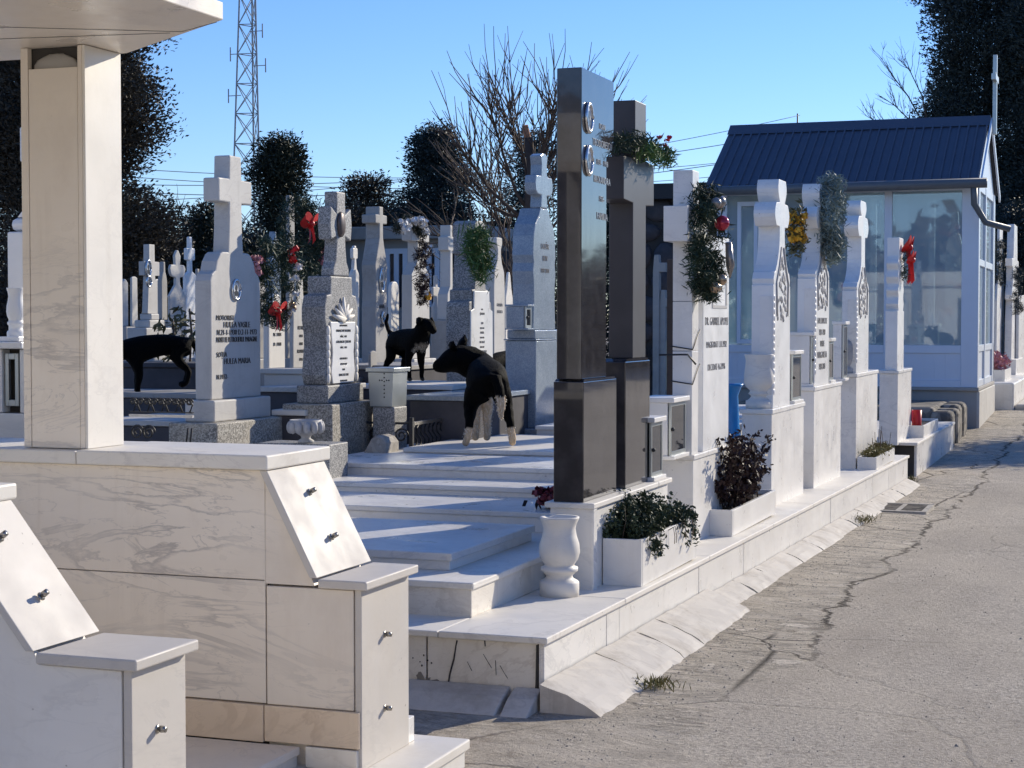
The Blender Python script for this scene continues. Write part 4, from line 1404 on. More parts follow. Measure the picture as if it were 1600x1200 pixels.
m.build('white_vase', 'marble_white', None, 0, label='white vase of red roses inside the glass kiosk', cat='vase')
t = thing('red_flowers', 'red roses on the headstone and vase inside the glass kiosk', 'flowers', (c.x, c.y, 1.5))
cc = []
for (px, py, n) in ((1485, 487, 9), (1495, 445, 4), (1505, 360, 6), (1477, 365, 5)):
    q = at(px, py, 28.7)
    for k in range(n):
        cc.append((q.x + random.uniform(-.12, .12), q.y, q.z + random.uniform(-.05, .06)))
petals('blossom', cc, .075, 'red', t)
t = wreath('round evergreen wreath with red berries leaning inside the kiosk window', tuple(at(1425, 520, 28.2)), .28, .32, .07, 'fir_green', (('berries', 'red', 6, .04, 0, 6),), 24, 24, .08)

# ------------------------------------------------------------------ tombstones of the old part
def stone(label, pl, pc, pr, yb, d, prof, mat, base=(), text=None, photo=None, cat='headstone', size=.06, tmat='lead_letter', group=None, name='headstone', bevel=.01, ground=.0, gap=1.5, thin=None):
    """prof: (pixel row, half width as a share of the front) from the foot upward"""
    a = at(pc, yb, d)
    X, Y = a.x, a.y
    T = X - onY(pl, yb, Y)[0]
    Y1 = onX(pr, yb, X)[0]
    yc = (Y + Y1) / 2; hw = (Y1 - Y) / 2
    pp = [(u, onX((pc + pr) / 2, y, X)[1]) for y, u in prof]
    z0 = pp[0][1]
    t = thing(name, label, cat, (X - T / 2, yc, ground), group)
    if thin:
        k = [i for i, (y, u) in enumerate(prof) if y <= thin[0]][0]
        m = MB(); m.prism(sym(pp[:k], yc, hw), X - T, X); m.build('shaft', mat, t, bevel)
        m = MB(); m.prism(sym(pp[k:], yc, hw), X - T * thin[1], X - .002); m.build('cross', mat, t, bevel)
    else:
        m = MB(); m.prism(sym(pp, yc, hw), X - T, X); m.build('shaft', mat, t, bevel)
    zt = z0
    ng = len(base)
    for i, (y, eL, eF, bm) in enumerate(base):
        zb_ = onX((pc + pr) / 2, y, X)[1] if y < 1000 else ground
        m = MB(); m.box(X - T - eF, X + eF, Y - eL, Y1 + eL, zb_, zt - .001); m.build('base', bm, t, bevel)
        zt = zb_
    if text:
        y_t, lines = text
        write(lines, X + .001, Y + (Y1 - Y) * .06, Y1 - (Y1 - Y) * .04, onX(pc, y_t, X)[1], tmat, t, size, gap, .002, maxw=.9)
    if photo:
        for (px, py, ry, rz) in photo:
            yy, zz = onX(px, py, X)
            medallion(X, yy, zz, ry, rz, t)
    return t, X, Y, Y1, T


G = 'weathered tombstones of the old part'
s = [(622, 1), (455, 1), (440, 1.0), (430, .93), (424, .80), (410, .74), (398, .60), (395, .52), (394.5, .30), (355, .26), (318, .25), (317.5, .66), (281, .66), (280.5, .25), (244, .23)]
t, X, Y, Y1, T = stone('tall pale headstone with a square cross on top, inscribed HULEA VASILE', 305, 330, 408, 622, 11.3, s, 'stone_pale',
      ((655, .05, .05, 'stone_pale'), (720, .14, .12, 'terrazzo'), (2000, .2, .2, 'terrazzo')),
      (491, [('MOTORIST', .85, 'LEFT'), 'HULEA VASILE', ('N.21-1-1930 D.2-11-1973', .9), ('MORT PE PETROLIERUL PARAGINE', .9), '', ('SOȚIA', .85, 'LEFT'), 'HULEA MARIA', '', ('N.1932-', .8, 'LEFT')]), ((368, 453, .052, .065),), size=.058, group=G, gap=.84)
t['label'] = 'tall pale headstone with a square cross on top, inscribed HULEA VASILE'

s = [(600, .9), (585, 1.0), (540, .88), (520, .9), (500, 1.0), (480, 1.0), (462, .88), (460, .66), (432, .64), (431.5, .48), (420, .46), (410, .34), (385, .27), (370, .26), (376, .60), (352, .66), (324, .60), (334, .28), (318, .25), (300, .27)]
t, X, Y, Y1, T = stone('speckled dark stone with white wavy inscribed front and a bronze relief on its cross', 471, 508, 560, 600, 12, s, 'terrazzo_dark',
      ((628, .02, .03, 'terrazzo_dark'), (2000, .10, .1, 'terrazzo')), None, None, group=G, thin=(431.6, .55))
yc = (Y + Y1) / 2; hw = (Y1 - Y) / 2
z1, z0 = onX(535, 503, X)[1], onX(535, 598, X)[1]
m = MB(); m.prism(sym([(.62, z0), (.7, z0 + .08), (.62, (z0 + z1) / 2), (.74, z1)], yc, hw), X + .0005, X + .012); m.build('inscribed_plate', 'marble_bright', t, .003)
write([('AICI ODIHNESC', .7), 'PARASCHIV ROZINA', ('NĂSC. 1922', .8), 'GHEORGHE ȘTEFAN', ('NĂSC. 1913', .8), ('', 1), ('GHEORGHE I.', .8), ('PARASCHIV', .8), ('1948', .8), 'ENACHE ION', ('N.1932 D.1990', .7)], X + .012, yc - hw * .6, yc + hw * .6, z1 - .0, 'lead_letter', t, .026, 1.5)
m = MB()
for k in range(7):
    a = pi * (k + .5) / 7
    m.tube([(X + .01, yc, z1 + .02), (X + .014, yc + hw * .65 * cos(a), z1 + .02 + .13 * sin(a) * (1.2 if k in (3,) else .9))], [.03, .008], 7)
for sg in (-1, 1):
    for q in range(7):
        zz = z0 + .04 + q * .055
        m.ball((X + .005, yc + sg * hw * .84, zz), .03, (.4, .8, 1.3), 8, 6)
m.build('carved_leaves', 'marble_front', t)
za, zb_ = onX(526, 350, X)[1], onX(526, 368, X)[1]
m = MB(); m.ball((X + .008, yc - .02, za), .075, (.3, .75, 1.2), 12, 8, .08); m.build('bronze_relief', 'copper', t)

s = [(515, 1.0), (470, .94), (445, .95), (425, 1.02), (412, .95), (400, 1.02), (385, .98), (370, .95), (352, .8), (338, .5), (326, .33), (325.5, .30), (306, .24), (305, .55), (300, .74), (288, .78), (276, .70), (275, .26), (258, .24), (244, .32), (240, .1)]
t, X, Y, Y1, T = stone('polished blue grey granite obelisk topped with a slender cross', 800, 833, 868, 515, 14, s, 'granite_grey',
      ((529, .04, .03, 'granite_grey'), (531, .07, .05, 'granite_grey'), (665, .05, .04, 'granite_grey'), (2000, .14, .1, 'granite_grey')), (372, ['LAZĂR', 'ION', ('1937-2001', .8)]), size=.065, tmat='grey_letter', group=G, thin=(325.5, .55))
lantern('small grey granite candle box at the foot of the polished obelisk', X - .16, X + .02, Y - .20, Y - .06, onX(833, 515, X)[1], onX(833, 476, X)[1], 'granite_grey')

s = [(600, 1.0), (480, 1.0), (472, .95), (470, .72), (453, .72), (452, .5), (440, .45), (400, .3), (398, .3), (397, .42), (350, .42), (345, .2)]
t, X, Y, Y1, T = stone('grey speckled stone with a white pointed inscription plate and palm spray', 697, 733, 768, 600, 14.6, s, 'terrazzo_dark',
      ((630, .05, .05, 'terrazzo_dark'), (2000, .12, .1, 'granite_grey')), None, None, group=G)
yc = (Y + Y1) / 2; hw = (Y1 - Y) / 2
z1, z0 = onX(750, 455, X)[1], onX(750, 560, X)[1]
m = MB(); m.prism([(yc - hw * .98, z0), (yc + hw * .98, z0), (yc + hw * .96, z1 - .17), (yc + hw * .7, z1 - .15), (yc + hw * .66, z1), (yc - hw * .66, z1), (yc - hw * .7, z1 - .15), (yc - hw * .96, z1 - .17)], X + .0005, X + .015); m.build('inscribed_plate', 'marble_bright', t, .004)
write([('FAM.', .7), 'ȘERBAN', '', ('ION', 1), ('1902-1977', .8), ('MARIA', 1), ('1910-1986', .8), 'NICOLAE', ('1934-2002', .8), 'ELENA NICOLAE'], X + .015, yc - hw * .7, yc + hw * .7, z1 - .13, 'grey_letter', t, .03, 1.35)
q = at(748, 395, 14.3)
t = thing('palm_spray', 'bright green palm and fir spray tied to the grey speckled stone', 'spray', tuple(q))
pts = [(q.x + random.uniform(-.06, .08), q.y + random.uniform(-.10, .10), q.z + random.uniform(-.2, .18)) for _ in range(55)]
needles('needles', pts, 16, .16, .011, 'fir_bright', t, .03, np.array([.3, -.1, -.5]))

s = [(560, 1), (455, .95), (430, .8), (425, .7), (398, .42), (392, .33), (378, .3), (377.5, .85), (360, .85), (359.5, .85), (350, .3)]
s = [(560, 1), (430, .95), (410, .36), (378, .34), (377.5, .95), (358, .95), (357.5, .34), (346, .34)]
t, X, Y, Y1, T = stone('grey cross with a white flower garland curved over its top', 627, 643, 672, 560, 17.2, s, 'stone_pale', ((590, .05, .05, 'stone_pale'), (2000, .15, .1, 'stone_old')), group=G)
q = at(640, 352, 17.1)
wreath('arched white flower garland over the top of a grey cross', (q.x, q.y, q.z - .1), .30, .13, .05, 'conifer', (('white_blossom', 'white_petal', 13, .055, .25, pi - .25),), 18, 30, .06, arc=(.1, pi - .1), cat='garland')
q = at(661, 425, 16.9)
wreath('hanging brown flower garland on the side of the garlanded grey cross', tuple(q), .10, .26, .06, 'purple_leaf', (('blossom', 'white_petal', 5, .035, 1, 5.5), ('gold_blossom', 'yellow', 1, .05, 4.5, 4.9)), 18, 30, .06, cat='garland')

s = [(570, 1), (480, 1), (470, .92), (440, .9), (415, 1), (400, .75), (385, .5), (372, .32), (350, .3), (349.5, .95), (336, .95), (335.5, .32), (323, .32)]
stone('bluish grey headstone with carved wreath and a small square cross', 565, 587, 606, 570, 16.4, s, 'stone_old', ((600, .04, .04, 'stone_old'), (2000, .1, .1, 'stone_old')), (470, ['ANA', ('1899', .8), ('1974', .8)]), ((596, 438, .05, .11), (598, 496, .035, .05)), group=G)
s = [(560, 1), (430, 1), (425, .8), (420, .4), (405, .25), (404, .62), (395, .66), (388, .6), (387.5, .28), (384, .2)]
stone('narrow white cross stone between the bronze relief stone and the bluish one', 545, 550, 562, 560, 17.8, s, 'marble_front', ((2000, .05, .05, 'stone_pale'),), group=G)
s = [(500, 1), (478, 1), (460, .9), (448, .35), (400, .3), (392, .3), (391.5, .8), (370, .8), (369.5, .3), (352, .28)]
stone('slim pale cross on an arched foot left of the grey speckled stone', 683, 699, 712, 500, 18.5, s, 'stone_pale', ((570, .05, .05, 'stone_old'), (2000, .1, .1, 'stone_old')), group=G)
s = [(570, 1), (450, 1), (425, .9), (412, .5), (400, .32), (390, .3), (380, .55), (372, .5), (371, .2)]
stone('pale stone with carved crest behind the bare tree branches', 757, 772, 789, 570, 19.0, s, 'stone_pale', ((2000, .1, .1, 'stone_pale'),), (470, ['FAMILIA', 'STOICA']), size=.05, tmat='grey_letter', group=G)
s = [(540, 1), (420, 1), (418, .7), (410, .3), (395, .3)]
stone('narrow white slab beside the bare tree trunk', 802, 808, 816, 540, 20.0, s, 'marble_front', ((2000, .1, .1, 'stone_pale'),), group=G)

# left group
s = [(486, 1), (470, .9), (440, .85), (415, .62), (413, .62), (412.5, 1.9), (391, 1.9), (390.5, .62), (381, .6)]
s = [(485, .85), (440, .72), (414, .60), (413.5, 1.9), (403, 1.9), (402.5, .62), (382, .62)]
s = [(490, .62), (432, .42), (431, .40), (430.5, .98), (409, .98), (408.5, .38), (382, .36)]
stone('stone cross with two oval portraits on a stepped foot, left of the pillar gap', 217, 226, 250, 490, 15.5, s, 'stone_pale', ((500, -.06, .03, 'stone_pale'), (512, .0, .05, 'stone_pale'), (580, .09, .07, 'stone_pale'), (2000, .15, .1, 'stone_old')), None, ((231, 420, .04, .075), (232, 440, .035, .045)), group=G)
s = [(560, 1), (468, .97), (463, 1.05), (455, .7), (445, .3), (434, .26), (432, .7), (428, .85), (420, .95), (414, .8), (413.5, .3), (400, .36), (391, .1)]
stone('buff stone cross with rounded budded arms and flared body', 262, 266, 292, 560, 17.0, s, 'stone_pale', ((2000, .08, .08, 'stone_old'),), group=G)
s = [(560, .95), (485, 1), (465, .8), (455, .98), (430, 1.0), (424, .3), (407, .28), (406.5, .78), (388, .78), (387.5, .28), (370, .26)]
stone('bright white stone with bulging body and small square cross', 286, 291, 308, 560, 18.2, s, 'marble_bright', ((2000, .06, .06, 'stone_pale'),), group=G)
s = [(500, 1), (440, 1), (430, .7), (425, .4), (409, .3)]
stone('small dark edged stone half hidden behind the budded cross', 246, 253, 262, 500, 19.5, s, 'stone_old', ((2000, .1, .1, 'stone_old'),), group=G)
s = [(510, 1), (442, 1), (438, .5), (436, .2)]
stone('leaning pale slab at the edge of the big pillar', 184, 192, 201, 510, 16.5, s, 'stone_pale', ((2000, .1, .1, 'stone_old'),), group=G)
s = [(510, 1), (434, .9), (432, .3)]
stone('second pale slab just right of the leaning one', 203, 206, 216, 512, 18.5, s, 'stone_pale', ((2000, .1, .1, 'stone_old'),), group=G)
# behind HULEA and the speckled stone
s = [(576, 1), (480, .97), (478, .9), (470, .4), (462, .35), (460, .2)]
stone('white slab with small crest and three short lines between two big stones', 411, 420, 446, 576, 13.8, s, 'marble_front', ((605, .03, .03, 'stone_old'), (2000, .1, .1, 'stone_old')), (498, ['GHE CONSTANTIN', ('N. 1904', .8), ('D. 1978', .8)]), size=.052, group=G)
s = [(575, 1), (540, 1), (500, .95), (480, 1.0), (472, .6), (460, .4), (432, .35), (431.5, .8), (424, .95), (412, .85), (411.5, .25), (405, .2)]
stone('slender stone with oval portrait on rounded cross arms, beside the bronze relief stone', 452, 458, 482, 575, 14.8, s, 'stone_pale', ((600, .05, .04, 'stone_old'), (2000, .1, .1, 'stone_old')), (505, ['PETRE', ('1911', .8), ('1983', .8), 'IOANA', ('1915', .8)]), ((471, 421, .05, .075),), size=.045, group=G)
s = [(560, 1), (420, 1), (405, .8), (398, .3), (385, .3), (384, .6), (378, .6), (377, .2), (362, .1)]
stone('distant bluish stone with a thin iron cross behind the red bowed wreath', 414, 424, 440, 560, 19.5, s, 'granite_grey', ((2000, .1, .1, 'stone_old'),), group=G)
stone('rust streaked narrow post stone above the far wreath', 446, 452, 462, 480, 20.5, [(480, 1), (306, .8)], 'stone_old', ((2000, .1, .1, 'stone_old'),), group=G)
for (pl, pc, pr, yb, d, yt, kind, mt, lb) in (
        (396, 402, 416, 560, 16.5, 440, 0, 'stone_old', 'grey round topped stone just right of the HULEA headstone'),
        (487, 491, 503, 540, 18.2, 418, 1, 'stone_pale', 'pale cross stone behind the left edge of the speckled vase stone'),
        (606, 611, 624, 560, 19.0, 440, 0, 'marble_front', 'white upright slab left of the garlanded grey cross'),
        (673, 677, 688, 540, 19.2, 430, 1, 'stone_pale', 'small cross stone between the garlanded cross and the slim pale cross'),
        (712, 716, 728, 520, 20.0, 398, 2, 'stone_pale', 'narrow pointed stone behind the grey speckled stone'),
        (786, 790, 802, 560, 19.6, 425, 2, 'marble_front', 'white pointed stone left of the polished obelisk'),
        (237, 241, 254, 520, 20.2, 436, 0, 'stone_pale', 'low pale slab between the portrait cross and the budded cross'),
        (302, 306, 316, 540, 19.4, 420, 1, 'stone_old', 'grey cross stone touching the left edge of the HULEA headstone'),
        (526, 530, 542, 560, 19.2, 445, 2, 'stone_old', 'dark pointed stone right behind the speckled vase stone'),
        (446, 449, 458, 560, 17.4, 470, 0, 'stone_old', 'short grey slab behind the white crested slab'),
        (640, 644, 655, 580, 18.6, 520, 0, 'marble_front', 'low white slab behind the second dog'),
        (575, 579, 590, 600, 15.2, 548, 0, 'stone_old', 'low grey stone just left of the second dog')):
    h = yb - yt
    if kind == 0: s = [(yb, 1), (yt + .12 * h, 1), (yt + .05 * h, .86), (yt + .01 * h, .5), (yt, .2)]
    elif kind == 1: s = [(yb, 1), (yt + .45 * h, .95), (yt + .38 * h, .4), (yt + .30 * h, .36), (yt + .295 * h, .95), (yt + .17 * h, .95), (yt + .165 * h, .36), (yt, .34)]
    else: s = [(yb, 1), (yt + .3 * h, .92), (yt + .2 * h, .6), (yt + .04 * h, .3), (yt, .1)]
    stone(lb, pl, pc, pr, yb, d, s, mt, ((2000, .06, .05, 'stone_old'),), group=G)
# wreaths with red bows
q = at(428, 442, 13.3)
t = wreath('dark fir wreath with white blooms and a red bow below, left of the slender stone', tuple(q), .22, .27, .085, 'fir_green', (('white_blossom', 'white_petal', 6, .035, 4.9, 7.3), ('red_blossom', 'red', 2, .04, .6, 1.2), ('gold_spray', 'bauble_gold', 5, .03, 5, 5.8)), 30, 34, .07)
bow('red_bow', (q.x + .06, q.y - .1, q.z - .22), .11, 'red', t)
q = at(474, 375, 14.5)
t = wreath('large dark wreath hung high with a red ribbon and pale roses', tuple(q), .27, .28, .09, 'fir_green', (('pale_rose', 'white_petal', 4, .05, .2, .8), ('pink_rose', 'pink', 3, .05, 5.6, 6.1)), 32, 36, .07)
bow('red_ribbon', (q.x + .08, q.y - .08, q.z + .13), .13, 'red', t, .9)
q = at(399, 417, 13.0)
petals('pink_rose', [(q.x + random.uniform(-.04, .04), q.y + random.uniform(-.05, .05), q.z + random.uniform(-.06, .06)) for _ in range(9)], .05, 'pink', None, 20, label='pink rose at the right shoulder of the HULEA headstone', cat='flower')

# far left behind the big pillar
a = at(60, 530, 9.4)
t = thing('white_tomb', 'tall white tomb in shade at the far left edge behind the pillar', 'tomb', (a.x - .2, a.y, .2))
m = MB()
x0 = onY(12, 500, a.y)[0]
zz = lambda y: onY(20, y, a.y)[1]
m.box(x0, a.x + .1, a.y, a.y + .5, .2, zz(362)); m.build('body', 'marble_white', t, .01)
m = MB(); m.box(onY(8, 350, a.y)[0] + .015, a.x + .05, a.y + .02, a.y + .48, zz(361), zz(340)); m.build('moulding', 'marble_white', t, .03)
m = MB(); m.prism([(onY(20, 330, a.y)[0], zz(339)), (a.x, zz(339)), (a.x - .1, zz(318)), (onY(36, 320, a.y)[0], zz(318))], a.y + .04, a.y + .44, 'xz'); m.build('neck', 'marble_white', t, .02)
m = MB(); m.box(onY(13, 220, a.y)[0], a.x - .02, a.y + .1, a.y + .3, zz(250), zz(195)); m.box(onY(37, 220, a.y)[0], a.x - .03, a.y + .11, a.y + .29, zz(317), zz(130)); m.build('cross', 'marble_white', t, .008)
a = at(36, 690, 8.0)
t = thing('marble_altar', 'low white marble block with a metal lantern niche, far left', 'tomb', (a.x - .4, a.y, .2))
zz = lambda y: onY(20, y, a.y)[1]
xx = lambda p: onY(p, 620, a.y)[0]
m = MB(); m.box(a.x - 1.2, xx(40), a.y - .03, a.y + .5, zz(545), zz(534)); m.build('cap', 'marble_bright', t, .006)
m = MB(); m.box(a.x - 1.2, xx(38), a.y, a.y + .5, .3, zz(646)); m.build('body', 'marble_bright', t, .006)
m = MB(); m.box(xx(31), xx(38), a.y, a.y + .4, zz(645), zz(546)); m.box(a.x - 1.2, xx(3), a.y, a.y + .4, zz(645), zz(546)); m.build('cheek', 'marble_bright', t, .004)
m = MB(); m.box(xx(3) + .002, xx(31) - .002, a.y + .06, a.y + .3, zz(645), zz(546)); m.build('niche', 'dark_joint', t)
m = MB()
pa, pb, pc_, pd = xx(6), xx(27), zz(635), zz(552)
m.box(pa, pa + .02, a.y + .01, a.y + .03, pc_, pd); m.box(pb - .02, pb, a.y + .01, a.y + .03, pc_, pd); m.box(pa + .02, pb - .02, a.y + .01, a.y + .03, pc_, pc_ + .03); m.box(pa + .02, pb - .02, a.y + .01, a.y + .03, pd - .03, pd)
m.build('lantern_door', 'galvanised', t, .003)
urn('white turned urn on the marble block at the far left', (xx(-2), a.y + .14, zz(534)), .62, 'marble_bright')
m = MB(); m.box(xx(-6), xx(26), a.y + .02, a.y + .26, zz(533.5), zz(526))
m.build('plate', 'marble_bright', None, .004, label='thin white marble plate on the far left block', cat='plate')

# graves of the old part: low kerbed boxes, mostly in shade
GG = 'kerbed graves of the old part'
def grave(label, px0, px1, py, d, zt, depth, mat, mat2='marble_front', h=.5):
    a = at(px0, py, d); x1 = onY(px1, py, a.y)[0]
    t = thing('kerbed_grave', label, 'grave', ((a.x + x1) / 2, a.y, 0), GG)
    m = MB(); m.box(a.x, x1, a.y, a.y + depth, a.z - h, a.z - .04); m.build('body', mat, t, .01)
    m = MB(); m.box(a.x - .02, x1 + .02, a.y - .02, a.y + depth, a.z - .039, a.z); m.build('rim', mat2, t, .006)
    return a


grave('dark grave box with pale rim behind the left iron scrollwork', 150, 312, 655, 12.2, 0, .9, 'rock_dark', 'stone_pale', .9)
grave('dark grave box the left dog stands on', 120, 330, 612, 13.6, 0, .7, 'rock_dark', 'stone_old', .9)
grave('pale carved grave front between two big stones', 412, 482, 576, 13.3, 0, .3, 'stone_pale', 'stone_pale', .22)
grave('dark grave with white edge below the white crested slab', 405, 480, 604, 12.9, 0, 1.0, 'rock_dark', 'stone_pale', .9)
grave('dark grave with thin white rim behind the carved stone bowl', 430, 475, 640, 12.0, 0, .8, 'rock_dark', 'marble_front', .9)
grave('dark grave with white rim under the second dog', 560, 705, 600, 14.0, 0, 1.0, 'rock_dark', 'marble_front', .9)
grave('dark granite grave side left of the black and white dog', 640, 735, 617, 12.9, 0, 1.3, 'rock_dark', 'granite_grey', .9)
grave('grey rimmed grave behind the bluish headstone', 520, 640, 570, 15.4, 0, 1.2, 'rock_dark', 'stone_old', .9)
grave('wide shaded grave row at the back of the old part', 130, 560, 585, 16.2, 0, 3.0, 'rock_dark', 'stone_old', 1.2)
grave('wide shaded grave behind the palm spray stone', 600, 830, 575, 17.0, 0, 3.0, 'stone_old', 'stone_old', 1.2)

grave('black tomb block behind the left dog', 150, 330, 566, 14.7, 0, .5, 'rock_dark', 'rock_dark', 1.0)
for k in range(9):  # unseen tombs, added behind the camera to bounce warm light onto shaded faces
    x = -11 + k * 2.5
    t = thing('white_tomb', 'unseen white marble tomb added behind the viewer to bounce light', 'tomb', (x, -3.6, 0), 'unseen bounce tombs added behind the viewer')
    m = MB(); m.box(x - 1.1, x + 1.1, -4.6, -3.5, 0, 2.3 + .3 * (k % 3)); m.build('body', 'marble_front', t, .01)
    m = MB(); m.box(x - 1.18, x + 1.18, -4.7, -3.4, 2.301 + .3 * (k % 3), 2.4 + .3 * (k % 3)); m.build('cap', 'marble_front', t, .01)
    m = MB(); m.box(x - .7, x + .7, -3.499, -3.46, .5, 1.9); m.build('plaque', 'marble_bright', t, .005)
# carved bowl
q = at(478, 692, 10.9)
m = MB()
prof = [(.05, 0), (.055, .015), (.03, .03), (.035, .045), (.075, .07), (.10, .11), (.108, .15), (.10, .15), (.09, .12), (.04, .09)]
m.lathe([(r * .95, z * .98) for r, z in prof], (q.x, q.y, q.z), 28)
for k in range(12):
    a = 2 * pi * k / 12
    m.ball((q.x + .097 * cos(a), q.y + .097 * sin(a), q.z + .10), .026, (1, 1, 1.6), 7, 5)
m.build('stone_bowl', 'marble_grey', None, 0, label='carved grey stone bowl on short foot before the speckled stone base', cat='bowl')
m = MB(); m.box(q.x - .3, q.x + .2, q.y - .08, q.y + .2, .3, q.z - .001)
m.build('low_plinth', 'terrazzo_dark', None, .008, label='low dark plinth carrying the carved stone bowl', cat='plinth')

# sheet metal candle box on a post
a = at(614, 636, 12.3)
x0 = onY(575, 636, a.y)[0]; y1 = onX(637, 632, a.x)[0]
zt = onX(614, 575, a.x)[1]
t = thing('metal_candle_box', 'sheet metal candle box with a punched cross, standing on a dark post', 'candle box', ((a.x + x0) / 2, (a.y + y1) / 2, a.z))
m = MB(); m.prism([(x0 + .012, a.z), (a.x - .01, a.z), (a.x, zt - .03), (x0, zt - .03)], a.y, y1, 'xz'); m.build('body', 'galvanised', t, .004)
m = MB(); m.box(x0 - .012, a.x + .015, a.y - .015, y1 + .015, zt - .029, zt); m.build('lid', 'galvanised', t, .003)
m = MB()
cx = (x0 + a.x) / 2 + .03; cz = (a.z + zt) / 2 + .02
for k in range(7): m.ball((cx, a.y - .0005, cz - .09 + k * .028), .006, (1, .3, 1), 6, 4)
for k in (-2, -1, 1, 2): m.ball((cx + k * .018, a.y - .0005, cz + .03), .006, (1, .3, 1), 6, 4)
m.build('punched_cross', 'iron', t)
m = MB(); m.box(x0 + .03, a.x + .005, a.y + .01, y1 - .02, .2, a.z - .001)
m.build('stone_post', 'terrazzo_dark', None, .01, label='dark speckled stone post under the sheet metal candle box', cat='post')
# concrete block
a = at(598, 718, 11.9)
x0 = onY(560, 718, a.y)[0]
hz = lambda y: onY(590, y, a.y)[1]
m = MB(); m.prism([(x0 - .05, hz(760)), (a.x + .03, hz(760)), (a.x + .03, hz(692)), (a.x - .0, hz(684)), (a.x - .05, hz(680)), (a.x - .09, hz(686)), (x0, hz(722))], a.y, a.y + .22, 'xz')
m.build('concrete_block', 'concrete', None, .015, label='rough sloping concrete block between the speckled base and the iron fence', cat='concrete block')

# wrought iron fence
FX = -4.83
fy0 = onX(643, 690, FX)[0]; fy1 = onX(829, 640, FX)[0]
z0, z1 = onX(645, 708, FX)[1] + .015, onX(645, 661, FX)[1]
t = thing('iron_fence', 'low black wrought iron grave fence of s shaped bars beside the black and white dog', 'fence', (FX, fy0, z0))
m = MB(); m.box(FX - .012, FX + .012, fy0, fy1, z1 - .016, z1 + .008); m.build('top_rail', 'steel', t)
m = MB(); m.box(FX - .012, FX + .012, fy0, fy1, z0, z0 + .02); m.build('bottom_rail', 'steel', t)
for y in (fy0, (fy0 + fy1) / 2, fy1):
    m = MB(); m.box(FX - .014, FX + .014, y - .014, y + .014, z0 - .06, z1 + .04); m.build('post', 'iron', t)
n = 34
for k in range(n):
    y = fy0 + .05 + (fy1 - fy0 - .1) * k / (n - 1)
    h = z1 - z0
    m = MB(); m.tube([(FX, y - .02, z0 + .02), (FX + .01, y + .02, z0 + h * .2), (FX + .01, y + .025, z0 + h * .38), (FX, y - .03, z0 + h * .62), (FX, y - .03, z0 + h * .8), (FX, y + .015, z1 - .012)], .0075, 5)
    m.build('bar', 'iron', t)


def scroll(m, c, r, ax, turns=1.6):
    pts = []
    for k in range(26):
        a = 2 * pi * turns * k / 25; q = r * (1 - .75 * k / 25)
        pts.append(Vector(c) + Vector(ax) * (q * cos(a)) + Vector((0, 0, 1)) * (q * sin(a)))
    m.tube(pts, .007, 5)


t = thing('iron_fence', 'short black iron scroll panel left of the fence corner post', 'fence', (FX - .2, fy0, z0))
m = MB()
for k in range(3): scroll(m, (FX - .08 - k * .1, fy0, (z0 + z1) / 2 + .01), .055, (1, 0, 0))
m.build('scrolls', 'iron', t)
m = MB(); m.box(FX - .36, FX - .015, fy0 - .008, fy0 + .008, z1 - .01, z1 + .006); m.build('top_rail', 'iron', t)
m = MB(); m.box(FX - .36, FX - .015, fy0 - .008, fy0 + .008, z0 + .0, z0 + .016); m.build('bottom_rail', 'iron', t)

q = at(250, 690, 10.2)
t = thing('iron_fence', 'black iron scrollwork and rods above the coping, left of the HULEA stone', 'fence', (q.x, q.y, q.z - .2))
xa, xb = onY(203, 670, q.y)[0], onY(302, 670, q.y)[0]
zz = lambda y: onY(250, y, q.y)[1]
m = MB()
for px in (214, 232): scroll(m, (onY(px, 676, q.y)[0], q.y, zz(676)), .045, (1, 0, 0), 1.7)
for px in (291, 297): m.tube([(onY(px, 690, q.y)[0], q.y, zz(692)), (onY(px + 3, 680, q.y)[0], q.y, zz(668))], .006, 5)
m.build('scrolls', 'iron', t)
m = MB(); m.box(xa, xb, q.y - .01, q.y + .01, zz(652), zz(648)); m.build('top_rail', 'stone_pale', t)
m = MB(); m.box(xa, xb, q.y - .01, q.y + .01, zz(645), zz(643)); m.build('mid_rail', 'iron', t)
m = MB()
for k in range(9):
    x = xa + (xb - xa) * (k + .5) / 9
    m.tube([(x, q.y, zz(644)), (x + .02 * (-1) ** k, q.y, zz(632)), (x - .012, q.y, zz(622))], .006, 5)
    scroll(m, (x, q.y, zz(628)), .022, (1, 0, 0), 1.2)
m.build('finials', 'iron', t)
for px, py, d, lb in ((270, 520, 14.6, 'sparse olive leaved stem in front of the portrait cross'), (296, 500, 15.0, 'taller sparse leafy stem beside the HULEA headstone')):
    q = at(px, py, d)
    t = thing('leafy_plant', lb, 'plant', (q.x, q.y, q.z - .4))
    m = MB(); m.tube([(q.x, q.y, q.z - .4), (q.x + .02, q.y, q.z - .1), (q.x, q.y, q.z + .1)], .01, 5); m.build('stem', 'twig', t)
    needles('leaves', [(q.x + random.uniform(-.15, .12), q.y + random.uniform(-.1, .1), q.z + random.uniform(-.25, .12)) for _ in range(26)], 4, .09, .03, 'leaf_olive', t, .03)
